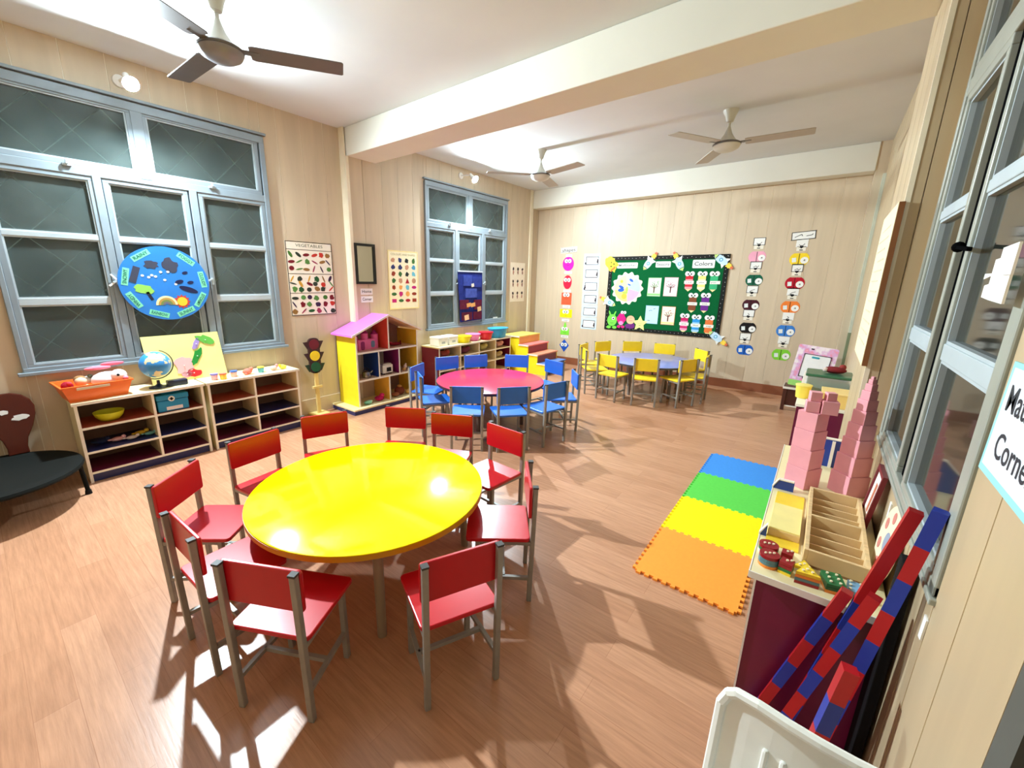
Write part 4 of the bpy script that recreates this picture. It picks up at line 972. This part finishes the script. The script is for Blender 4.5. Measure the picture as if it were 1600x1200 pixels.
# two columns of colour beads with word cards
URD = [[(-.03, .0), (-.01, -.012), (.015, -.008), (.03, .012)], [(-.03, -.01), (0, .01), (.02, -.01), (.035, .015)], [(.03, .02), (-.01, .005), (-.03, -.015), (.01, -.015)], [(-.01, .02), (.01, 0), (-.02, -.02)]]
def bead(x, z, c, nm, col, i, w=.135, dark=True):
    lab = '%s bead-shaped colour cutout in the %s column' % (nm, col)
    t = back('colour_bead', lab, 'cutout', x, z, 'colour beads, %s column' % col)
    flat('bead_body', [q_ for q_ in [((-.028 if math.cos(2 * PI * k / 32) < 0 else .028) + w * .63 * math.cos(2 * PI * k / 32), w * (.66 if math.cos(2 * PI * k / 32) ** 2 > .05 else .6) * math.sin(2 * PI * k / 32)) for k in range(32)]], cm(c, .5), t)
    flat('middle_line', rect(-.005, 0, .01, w * 1.1), cm(tuple(int(k * .55) for k in c), .5), t, .002, .0006)
    o = flat('number_disc', ell(.055, -.015, .042), WHITE, t, .002, .001); flat('number_mark', scribble([(.045, -.02), (.06, -.005), (.06, -.025)], .006), BLACK, o, .003, .0006)
    if nm != 'pink': flat('word_patch', rect(-.055, -.01, .045, .055, .12), cm((226, 232, 230), .5), t, .002, .001)
def word(x, z, col, i, w=.14, h=.095, border=True, ht=True):
    t = back('word_card', 'white handwritten word card, %s from the top of the %s column' % (['first', 'second', 'third', 'fourth', 'fifth'][i], col), 'card', x, z, 'word cards, %s column' % col)
    flat('card', rect(0, .02, w, h), WHITE, t)
    flat('lower_flap', rect(0, -.05, w * .8, .055), cm((236, 230, 214), .5), t)
    if border: ring('card_border', 0, .02, w, h, .007, cm((70, 66, 64), .5), t, .002, .0008)
    flat('handwriting', scribble(URD[i % 4], .006), BLACK, t, .002, .0008)
    flat('heart_mark', [ell(-.009, -.026, .013, .012, 10), ell(.009, -.026, .013, .012, 10), [(-.02, -.03), (.02, -.03), (0, -.048)]], BLACK, t, .002, .0008)
    flat('dash_mark', rect(0, -.066, .036, .01), BLACK, t, .002, .0008)
colA = [(1.87, (238, 168, 190), 'pink'), (1.56, (16, 92, 66), 'dark green'), (1.22, (70, 22, 34), 'dark brown'), (.9, (22, 18, 20), 'black'), (.585, (30, 96, 190), 'deep blue')]
for i, (z, c, nm) in enumerate(colA):
    word(-.836 + .003 * i, [2.05, 1.74, 1.415, 1.085, .755][i], 'left', i, h=.1)
    bead(-.836 + .008 * i, z, c, nm, 'left', i, .12)
t = back('heading_card', 'bordered heading card in handwriting at the top right of the back wall', 'sign', -.36, 2.122)
flat('card', rect(0, 0, .25, .1, .07), WHITE, t); flat('card_border', [rect(.003, .047, .25, .008, .07), rect(-.003, -.047, .25, .008, .07), rect(-.122, -.008, .008, .1, .07), rect(.122, .008, .008, .1, .07)], cm((50, 50, 50), .5), t, .002, .0008)
flat('handwriting', scribble([(-.09, -.02), (-.05, 0), (-.02, .015), (-.01, -.005)], .007) + scribble([(.03, -.005), (.06, .0), (.09, .005), (.095, .02)], .007), BLACK, t, .002, .0008)
colB = [(1.83, (246, 212, 50), 'yellow'), (1.525, (180, 16, 40), 'red'), (1.215, (238, 130, 56), 'orange'), (.895, (60, 126, 206), 'mid blue'), (.565, (130, 206, 60), 'lime green')]
for i, (z, c, nm) in enumerate(colB):
    word(-.36 - .002 * i, [2.01, 1.7, 1.395, 1.07, .745][i], 'right', i, .125, .1, border=i == 1)
    bead(-.36 - .002 * i, z, c, nm, 'right', i, .125)

# ------------------------------------------------------------------ right-hand shelf with learning material
t = thing('learning_shelf', 'low shelf with maroon end and cream top along the right wall', 'shelf', (0, 0, 0))
ST = .565
MB().bx(-.035, .29, 1.5, 1.516, 0, ST - .022).build('end_panel', MAROON, t)
MB().bx(-.04, -.034, 1.497, 1.517, 0, ST - .022).build('end_edge', EDGE, t)
MB().bx(-.055, .292, 1.485, 2.93, ST - .022, ST).build('top_board', CREAM, t, bevel=.003)
MB().bx(-.059, -.055, 1.483, 2.93, ST - .023, ST + .001).bx(-.055, .292, 1.481, 1.485, ST - .023, ST + .001).build('top_edge', EDGE, t)
MB().bx(-.03, .29, 2.914, 2.93, 0, ST - .022).build('end_panel', BLUEL, t)
MB().bx(.274, .29, 1.516, 2.914, .03, ST - .022).build('back_panel', NAVY, t)
for z in (.05, .3):
    o = MB().bx(-.03, .274, 1.516, 2.914, z, z + .016).build('shelf_board', CREAM, t); MB().bx(-.034, -.03, 1.516, 2.914, z, z + .016).build('shelf_edge', EDGE, o)
for y, xe in ((1.75, -.0365), (2.235, .02)):
    o = MB().prism([(-.055, ST), (-.055, ST + .008), (-.034, ST + .045), (xe + .002, ST + .045), (xe + .002, ST)] if xe > 0 else [(-.055, ST), (-.055, ST + .008), (xe, ST + .045), (xe, ST)], y, y + .016).build('blue_fin', BLUEL, t)
    MB().prism([(-.06, ST), (-.06, ST + .009), (-.038, ST + .05), (xe, ST + .05), (xe, ST + .045), (-.0385, ST + .045), (-.055, ST + .008), (-.055, ST)], y - .002, y + .018).build('fin_edge', EDGE, o)
t = thing('blue_rack', 'dark blue display rack with white edges behind the pink towers', 'rack', (0, 2.7, ST))
MB().prism([(.03, 0), (.03, .09), (.085, .15), (.28, .15), (.28, 0)], 0, .015).build('front_panel', BLUEL, t)
MB().prism([(.024, 0), (.024, .092), (.082, .157), (.28, .157), (.28, .15), (.085, .15), (.03, .09), (.03, 0)], -.003, .018).build('panel_edge', EDGE, t)
MB().bx(.145, .158, -.012, .0, 0, .145).build('upright', EDGE, t)
MB().prism([(.03, 0), (.03, .06), (.085, .11), (.28, .11), (.28, 0)], .16, .175).build('rear_panel', BLUEL, t)
MB().bx(.04, .28, .015, .16, .0, .02).build('rack_floor', NAVY, t)

# far storage unit along the right wall
t = thing('far_storage_unit', 'low unit with maroon end beyond the pink towers on the right', 'shelf', (0, 0, 0))
MB().bx(-.05, .27, 3.96, 3.976, 0, .57).build('end_panel', cm((104, 8, 56), .3), t)
MB().bx(-.06, .275, 3.945, 5.6, .57, .592).build('top_board', EDGE, t, bevel=.003)
MB().bx(-.05, .27, 5.584, 5.6, 0, .57).build('end_panel', cm((104, 8, 56), .3), t)
MB().bx(.254, .27, 3.976, 5.584, 0, .57).build('back_panel', MAROON, t)
for z in (.04, .3): MB().bx(-.045, .254, 3.976, 5.584, z, z + .016).build('shelf_board', CREAM, t)
t = thing('yellow_box', 'pale orange box on the far unit under the green tub', 'box', (.17, 4.1, .592)); MB().bx(-.08, .085, -.12, .12, 0, .1).build('box_body', cm((240, 204, 120), .4), t, bevel=.004); MB().bx(-.085, .09, -.125, .125, .1, .112).build('lid', cm((246, 214, 140), .4), t, bevel=.003)
t = thing('green_tub', 'clear tub filled with green pieces beside the pink board', 'tub', (.13, 4.45, .592))
MB().bx(-.15, .13, -.14, .14, .0, .13).build('green_filling', cm((14, 92, 62), .35, noise=.3, scale=30), t, bevel=.01)
cl = bpy.data.materials.new('clear_plastic'); cl.use_nodes = True
b = cl.node_tree.nodes['Principled BSDF']; b.inputs['Base Color'].default_value = (.75, .8, .78, 1); b.inputs['Roughness'].default_value = .15; b.inputs['Alpha'].default_value = .35
MB().bx(-.158, .138, -.148, .148, .0, .17).build('tub_wall', cl, t, bevel=.012)
MB().bx(-.165, .145, -.155, .155, .17, .19).build('lid', cm((50, 104, 78), .3), t, bevel=.006)
t = soft('red_toys', 'dark red bundle on the lid of the green tub', 'toy', (.15, 4.45, .782), [('body', (0, 0, .03), .04, (2, 1.6, .7), (120, 36, 40)), ('bump', (.05, .05, .05), .025, (1, 1, 1), (150, 60, 56)), ('knot', (-.06, -.03, .03), .02, (1, 1, 1), (210, 190, 180))])
t = thing('yellow_cup', 'small yellow cup on the far unit behind the pink cubes', 'cup', (-.03, 4.2, .592)); MB().lathe([(.04, 0), (.045, .003), (.055, .11), (.051, .11), (.04, .01), (0, .008)], n=20).build('cup_body', cm((246, 222, 90), .4), t, smooth=True); MB().lathe([(.053, .1), (.058, .104), (.058, .112), (.053, .114)], n=20).build('rim', cm((250, 232, 130), .4), t, smooth=True)

# dark stool with decorated drawing board near the back wall
t = thing('brown_stool', 'small dark brown stool with white trim by the back wall', 'stool', (-.02, 6.2, 0))
DB = cm((74, 34, 24), .4)
MB().bx(-.22, .2, -.14, .14, .27, .295).build('seat', DB, t, bevel=.003)
MB().bx(-.225, .205, -.146, -.14, .27, .296).bx(-.225, -.22, -.14, .14, .27, .296).build('white_trim', EDGE, t)
for x in (-.2, .18):
    for y in (-.12, .12): MB().bx(x - .018, x + .018, y - .018, y + .018, 0, .27).build('leg', DB, t)
MB().bx(-.2, .18, -.125, -.115, .06, .27).build('apron', DB, t)
MB().bx(-.205, .185, -.13, -.125, .05, .065).build('white_rail', EDGE, t)
t = thing('drawing_board', 'white drawing board in a pink and lilac frame on the stool', 'board', (-.02, 6.1, .297), 0, rot=(math.radians(-8), math.radians(5), 0))
fm = bpy.data.materials.new('lilac_print'); fm.use_nodes = True
nt = fm.node_tree; b = nt.nodes['Principled BSDF']; b.inputs['Roughness'].default_value = .4
tc = nt.nodes.new('ShaderNodeTexCoord'); n = nt.nodes.new('ShaderNodeTexNoise'); n.inputs['Scale'].default_value = 14; r = nt.nodes.new('ShaderNodeValToRGB')
for p, c in ((0, (232, 200, 236)), (.42, (246, 236, 244)), (.55, (226, 180, 226)), (.66, (240, 150, 180))):
    e = r.color_ramp.elements[0] if p == 0 else r.color_ramp.elements.new(p); e.position = p; e.color = rgb(*c) + (1,)
nt.links.new(tc.outputs['Object'], n.inputs['Vector']); nt.links.new(n.outputs['Fac'], r.inputs[0]); nt.links.new(r.outputs[0], b.inputs['Base Color'])
flat('frame_sheet', rrect(0, .26, .38, .5, .02), fm, t, 0, .02)
flat('green_foot', rrect(-.03, .045, .32, .07, .01), cm((160, 220, 120), .5), t, .02, .001)
flat('white_screen', rrect(.015, .27, .25, .27, .025), cm((244, 248, 250), .3), t, .02, .004)
ring('screen_border', .015, .27, .262, .28, .008, cm((70, 50, 70), .4), t, .02, .006)
flat('teal_badge', rrect(.0, .375, .075, .022, .008), cm((40, 160, 180), .4), t, .024, .002)
flat('clip', [rect(-.04, .12, .06, .02), rect(.09, .12, .07, .02), rect(-.05, .47, .03, .012)], BLACK, t, .02, .003)

# stacked pink blocks, left
PINK = cm((240, 166, 176), .5); PINK2 = cm((238, 162, 172), .5)
def cube(name, lab, x, y, z, s, a, group, h=None, m=PINK):
    h = h or s
    o = MB().bx(-s / 2, s / 2, -s / 2, s / 2, 0, h).build(name, m, bevel=.0015)
    o.location = (x, y, z); o.rotation_euler = (0, 0, math.radians(a)); return tag(o, lab, 'block', group)
z = ST; labs = ['lowest pink block of the left stack', 'second pink block from the bottom of the left stack', 'third pink block from the bottom of the left stack', 'fourth pink block from the bottom of the left stack']
for i, (s, h) in enumerate(((.098, .098), (.094, .094), (.09, .09), (.086, .086))):
    cube('pink_block', labs[i], .045 - .002 * i, 2.36, z + .0005, s, -34 + (i * 3) % 5, 'left stack of pink blocks', h); z += h + .0005
for i, (dx, dy, dz, s, a, lab) in enumerate(((-.022, -.005, 0, .05, 8, 'lit pink cube at the lower left of the cluster on the left stack'), (.038, .0, 0, .06, 10, 'dark pink cube at the lower right of the cluster on the left stack'),
        (-.018, .0, .051, .042, 14, 'pale pink cube at the upper left of the cluster on the left stack'), (.036, .004, .061, .036, 20, 'dark pink cube at the upper right of the cluster on the left stack'))):
    cube('pink_block', lab, .05 + dx, 2.35 + dy, z + .001 + dz, s, a, 'left stack of pink blocks')
# pink tower, right: ten cubes from 10 cm to 1 cm
z = ST
ordn = ['lowest and largest', 'second from the bottom', 'third from the bottom', 'fourth from the bottom', 'fifth from the bottom', 'sixth from the bottom', 'third from the top but one', 'third from the top', 'second from the top', 'smallest and topmost']
for i in range(10):
    s = .1 - .01 * i; s = max(s, .012)
    cube('pink_cube', 'pink tower cube on the right, %s' % ordn[i], .215, 2.395, z + .0003, s, 42 + (i * 7) % 5, 'tall pink tower cubes'); z += s + .0003 + (.004 if i < 9 else 0) * 0

# wooden sorting tray with two bays
t = thing('sorting_tray', 'pale wooden tray with two slatted bays on the learning shelf', 'tray', (0, 0, ST))
x0, x1, y0, y1, h = .078, .25, 1.635, 2.21, .062
MB().bx(x0, x1, y0, y1, 0, .008).build('tray_floor', cm((150, 112, 78), .5), t)
for a, b_ in ((x0, x0 + .012), (x1 - .012, x1)): MB().bx(a, b_, y0, y1, .008, h).build('side_wall', WOOD, t, bevel=.001)
for a, b_ in ((y0, y0 + .012), (y1 - .012, y1), (1.917, 1.929)): MB().bx(x0 + .012, x1 - .012, a, b_, .008, h).build('cross_wall', WOOD, t, bevel=.001)
for base in (y0 + .012, 1.929):
    for k in (.07, .135, .2): MB().bx(x0 + .012, x1 - .012, base + k, base + k + .006, .008, h - .018).build('slat', WOOD, t)
# yellow box with lid
t = thing('yellow_wood_box', 'flat yellow wooden box left of the sorting tray', 'box', (0, 0, ST))
MB().bx(-.035, .066, 1.70, 2.2, 0, .004).build('yellow_sheet', cm((250, 214, 60), .4), t)
MB().bx(-.034, .064, 1.765, 2.0, .004, .03).build('box_body', WOOD, t, bevel=.001)
MB().bx(-.033, .063, 1.768, 1.997, .03, .036).build('lid', cm((248, 232, 150), .4), t)
# geometric stackers
def stacker(x, y, kind, cols, lab, s=.03):
    t = thing('shape_stack', lab, 'toy', (x, y, ST), math.radians(random.Random(lab).uniform(-15, 15)), 'shape stacking pieces')
    z = 0
    for i, c in enumerate(cols):
        hh = .011
        poly = {'circle': ell(0, 0, s, s, 24), 'square': rect(0, 0, s * 1.5, s * 1.5), 'triangle': [(-s, -s * .8), (s, -s * .8), (0, s)], 'rectangle': rect(0, 0, s * 1.7, s * 2.4)}[kind]
        MB().prism(poly, z, z + hh - .0008, 'z').build('layer', cm(c, .35), t); z += hh
    for k in range({'circle': 3, 'square': 2, 'triangle': 3, 'rectangle': 6}[kind]):
        px, py = {'circle': [(0, 0), (.012, .006), (-.012, -.006)], 'square': [(0, 0), (.01, .01)], 'triangle': [(0, 0), (-.012, -.012), (.012, -.012)], 'rectangle': [(-.012, -.022), (.012, -.022), (-.012, 0), (.012, 0), (-.012, .022), (.012, .022)]}[kind][k]
        MB().cyl((px, py, z), (px, py, z + .004), .004, n=8).build('peg', cm((240, 226, 190), .4), t)
RDc, GRc, BLc, YLc, ORc, TLc = (150, 20, 30), (40, 120, 60), (60, 120, 190), (246, 212, 50), (238, 140, 50), (90, 130, 140)
stacker(-.02, 1.642, 'circle', [(240, 236, 220), GRc, RDc], 'red-topped round stacking piece, farther of the two')
stacker(-.012, 1.56, 'circle', [ORc, TLc, TLc, RDc], 'red-topped round stacking piece, nearer of the two')
stacker(.036, 1.63, 'square', [GRc, RDc, RDc], 'red-topped square stacking piece, farther of the two', .022)
stacker(.038, 1.55, 'square', [YLc, GRc, RDc, RDc], 'red-topped square stacking piece, nearer of the two', .024)
stacker(.085, 1.605, 'triangle', [(240, 240, 230), YLc], 'yellow-topped triangle stacking piece, farther of the two', .028)
stacker(.092, 1.54, 'triangle', [RDc, TLc, ORc, YLc], 'yellow-topped triangle stacking piece, nearer of the two', .032)
stacker(.16, 1.56, 'rectangle', [ORc, (30, 90, 50), (30, 110, 60)], 'green-topped pegged stacking piece on the shelf end', .03)
stacker(.215, 1.575, 'rectangle', [(80, 140, 190), (120, 170, 210)], 'light blue pegged stacking piece next to the red and blue rods', .024)

# framed picture leaning on the right wall, small notes
t = thing('framed_picture', 'white card in a dark red frame leaning on the right wall', 'picture', (.262, 2.10, ST + .002), RIGHT)
t.rotation_euler = (math.radians(-6), 0, RIGHT)
ring('frame', 0, .12, .16, .24, .016, cm((110, 18, 30), .4), t, 0, .014)
flat('card', rect(0, .12, .132, .212), cm((240, 228, 220), .5), t, .002, .006)
flat('picture_mark', rect(0, .12, .03, .12), cm((190, 110, 80), .5), t, .008, .001)
for y, z, lab in ((1.93, .72, 'small white sticker on the right wall under the window'), (1.25, .73, 'curled strip of white tape on the right wall below the window corner')):
    o = tag(flat('wall_sticker', [(-.012, -.03), (.01, -.026), (.013, .03), (-.01, .032)], WHITE, None, 0, .004), lab, 'sticker'); o.location = (XR - .0005, y, z); o.rotation_euler = (0, 0, RIGHT)

# display board on the pilaster face
t = thing('pilaster_board', 'tall cream board with brown edge on the right pilaster', 'board', (.1995, 2.9, 1.495), RIGHT)
flat('board_core', rect(0, 0, .64, .72), cm((132, 84, 50), .5), t, 0, .02)
flat('cream_sheet', rect(0, 0, .64, .72), cm((244, 230, 190), .5), t, .02, .002)
R = random.Random(9); flat('printed_lines', [rect(R.uniform(-.05, .05), .28 - .05 * k, R.uniform(.3, .5), .008) for k in range(12)], cm((206, 196, 170), .5), t, .022, .0008)

# mathematics corner sign
t = thing('maths_sign', 'white Mathematics Corner sign with pale blue border on the right wall', 'sign', (XR - .001, 1.02, 1.262), RIGHT)
t.rotation_euler = (0, 0, RIGHT)
flat('blue_border', [(-.205, -.115), (.2, -.12), (.2, .11), (-.19, .105)], cm((150, 214, 220), .5), t, 0, .003)
flat('white_card', [(-.19, -.1), (.185, -.105), (.185, .1), (-.175, .095)], cm((226, 232, 242), .5), t, .003, .001)
text('Mathematics', .0, .038, .05, cm((50, 54, 62), .5), t, .004, w=.32, bold=.01)
text('Corner', -.055, -.05, .05, cm((50, 54, 62), .5), t, .004, w=.19, bold=.01)
t = thing('paper_cutout', 'jagged white paper cutout at the right edge above the sign', 'cutout', (XR - .03, 1.31, 1.53), RIGHT)
flat('cutout_sheet', [(-.11, .0), (-.06, .0), (-.06, .028), (-.03, .03), (-.03, .05), (.06, .055), (.06, -.06), (-.03, -.055), (-.09, -.05), (-.09, -.025), (-.06, -.022), (-.06, -.005), (-.11, -.012)], WHITE, t, 0, .004)
flat('paper_loop', rect(.05, .02, .06, .05), cm((236, 236, 236), .5), t, .004, .004)

# red and blue number rods leaning on the right wall
RR = cm((176, 12, 22), .45); RB = cm((24, 50, 150), .45)
def rod(cols, top, bot, lab, w=.028):
    """ten-centimetre segments, colours listed from the top down"""
    t = thing('number_rod', lab, 'rod', bot, 0, 'red and blue number rods')
    top = Vector(top); bot = Vector(bot); d = (top - bot).normalized(); n = len(cols); seg = (top - bot).length / n
    for k, c in enumerate(reversed(cols)):
        MB().bar(d * (seg * k), d * (seg * (k + 1)), w).build('segment', RR if c == 'R' else RB, t)
rod('BRBRBRBRBR', (.282, 1.30, 1.005), (.172, 1.33, .013), 'longest rod, with blue top end, nearest the window corner')
rod('RRRBRBRBR', (.266, 1.415, .945), (.098, 1.43, .013), 'tall rod with long red top, leaning left of the blue-topped one')
rod('RBRBRBR', (.222, 1.33, .72), (.07, 1.375, .013), 'rod with red top end just below the tall red rod')
rod('RBRBRB', (.182, 1.435, .645), (.022, 1.455, .013), 'leftmost rod, leaning close to the maroon shelf end')
rod('RBRBR', (.198, 1.235, .555), (.14, 1.225, .016), 'thick-looking rod in front, nearest the white chair', .032)
o = MB().bx(.27, .292, 1.385, 1.478, 0, .79).build('shade_panel', cm((14, 12, 14), .8), bevel=.002); tag(o, 'black panel added as the shade in the gap between rods and wall', 'board')  # added black sheet, stands in for the shadow on the wall behind the rods
t = thing('dotted_plate', 'cream plate with pink dots leaning on the wall behind the rods', 'plate', (.272, 1.72, ST + .002), RIGHT); t.rotation_euler = (math.radians(-6), 0, RIGHT)
flat('plate_sheet', ell(0, .125, .13, .125, 28), cm((238, 222, 190), .5), t, 0, .008)
for a in range(7): flat('pink_dot', ell(.085 * math.cos(a * .9), .125 + .085 * math.sin(a * .9), .02, n=12), cm((206, 130, 120), .5), t, .008, .001)
flat('grey_centre', ell(0, .125, .035), cm((150, 160, 180), .5), t, .008, .001)

# white plastic chair at the bottom edge, facing the camera
t = thing('white_plastic_chair', 'white moulded plastic chair with slotted back at the bottom edge', 'chair', (.125, .84, 0), math.radians(-3))
WP = cm((244, 246, 240), .35)
m = MB(); hw = .165; z0, z1 = .36, .66
def curve(x, z): return .02 * (1 - (x / hw) ** 2) * -1 + (z - .4) * .12
slots = []; ribs = (-.075, -.045, -.015, .015, .045, .075)
xs_ = [-hw, -.15, -.11, -.07, -.035, 0, .035, .07, .11, .15, hw]
zs_ = [z0, .42, .46, .56, .61, .64, z1]
def corner(x, z):
    if z >= z1 - .0001 and abs(x) > .12: return z - .035 * ((abs(x) - .12) / (hw - .12)) ** 2
    return z
fr = {}; bkv = {}
for i, x in enumerate(xs_):
    for j, z in enumerate(zs_):
        fr[i, j] = len(m.v); m.v.append((x, curve(x, z), corner(x, z)))
for i, x in enumerate(xs_):
    for j, z in enumerate(zs_):
        bkv[i, j] = len(m.v); m.v.append((x, curve(x, z) + .012, corner(x, z)))
def solid(i, j):
    if not (0 <= i < len(xs_) - 1 and 0 <= j < len(zs_) - 1): return False
    return not (any(abs(xs_[i] - s[0]) < 1e-6 for s in slots) and zs_[j] >= .42 - 1e-6 and zs_[j + 1] <= .56 + 1e-6)
for i in range(len(xs_) - 1):
    for j in range(len(zs_) - 1):
        if not solid(i, j): continue
        m.f.append((fr[i, j], fr[i + 1, j], fr[i + 1, j + 1], fr[i, j + 1])); m.f.append((bkv[i, j + 1], bkv[i + 1, j + 1], bkv[i + 1, j], bkv[i, j]))
        for di, dj, a, b_ in ((-1, 0, (i, j), (i, j + 1)), (1, 0, (i + 1, j + 1), (i + 1, j)), (0, -1, (i + 1, j), (i, j)), (0, 1, (i, j + 1), (i + 1, j + 1))):
            if not solid(i + di, j + dj): m.f.append((fr[a], bkv[a], bkv[b_], fr[b_]))
m.build('backrest', WP, t, bevel=.003)
for x in ribs:
    r_ = MB()
    for k in range(6):
        za, zb = .40 + .03 * k, .43 + .03 * k
        r_.cyl((x, curve(x, za) - .001, za), (x, curve(x, zb) - .001, zb), .006, n=8); r_.ball((x, curve(x, zb) - .001, zb), .006, 8)
    r_.build('back_rib', WP, t, smooth=True)
rim = MB()
pts = [(-hw, curve(-hw, .36), .36)] + [(-hw, curve(-hw, z), z) for z in (.46, .56, .615)] + [(x, curve(x, z1), corner(x, z1) + .004) for x in (-.155, -.14, -.1, -.05, 0, .05, .1, .14, .155)] + [(hw, curve(hw, z), z) for z in (.615, .56, .46, .36)]
for p, q in zip(pts[:-1], pts[1:]): rim.cyl(p, q, .011, n=8); rim.ball(q, .011, 8)
rim.build('rolled_rim', WP, t, smooth=True)
MB().prism(rrect(0, -.18, .34, .36, .05), .37, .39, 'z').build('seat', WP, t, bevel=.005)
for sx in (-1, 1):
    MB().bar((sx * .145, -.01, .39), (sx * .16, .03, 0), .03, .02).build('back_leg', WP, t, bevel=.004)
    MB().bar((sx * .14, -.33, .37), (sx * .16, -.36, 0), .03, .02).build('front_leg', WP, t, bevel=.004)
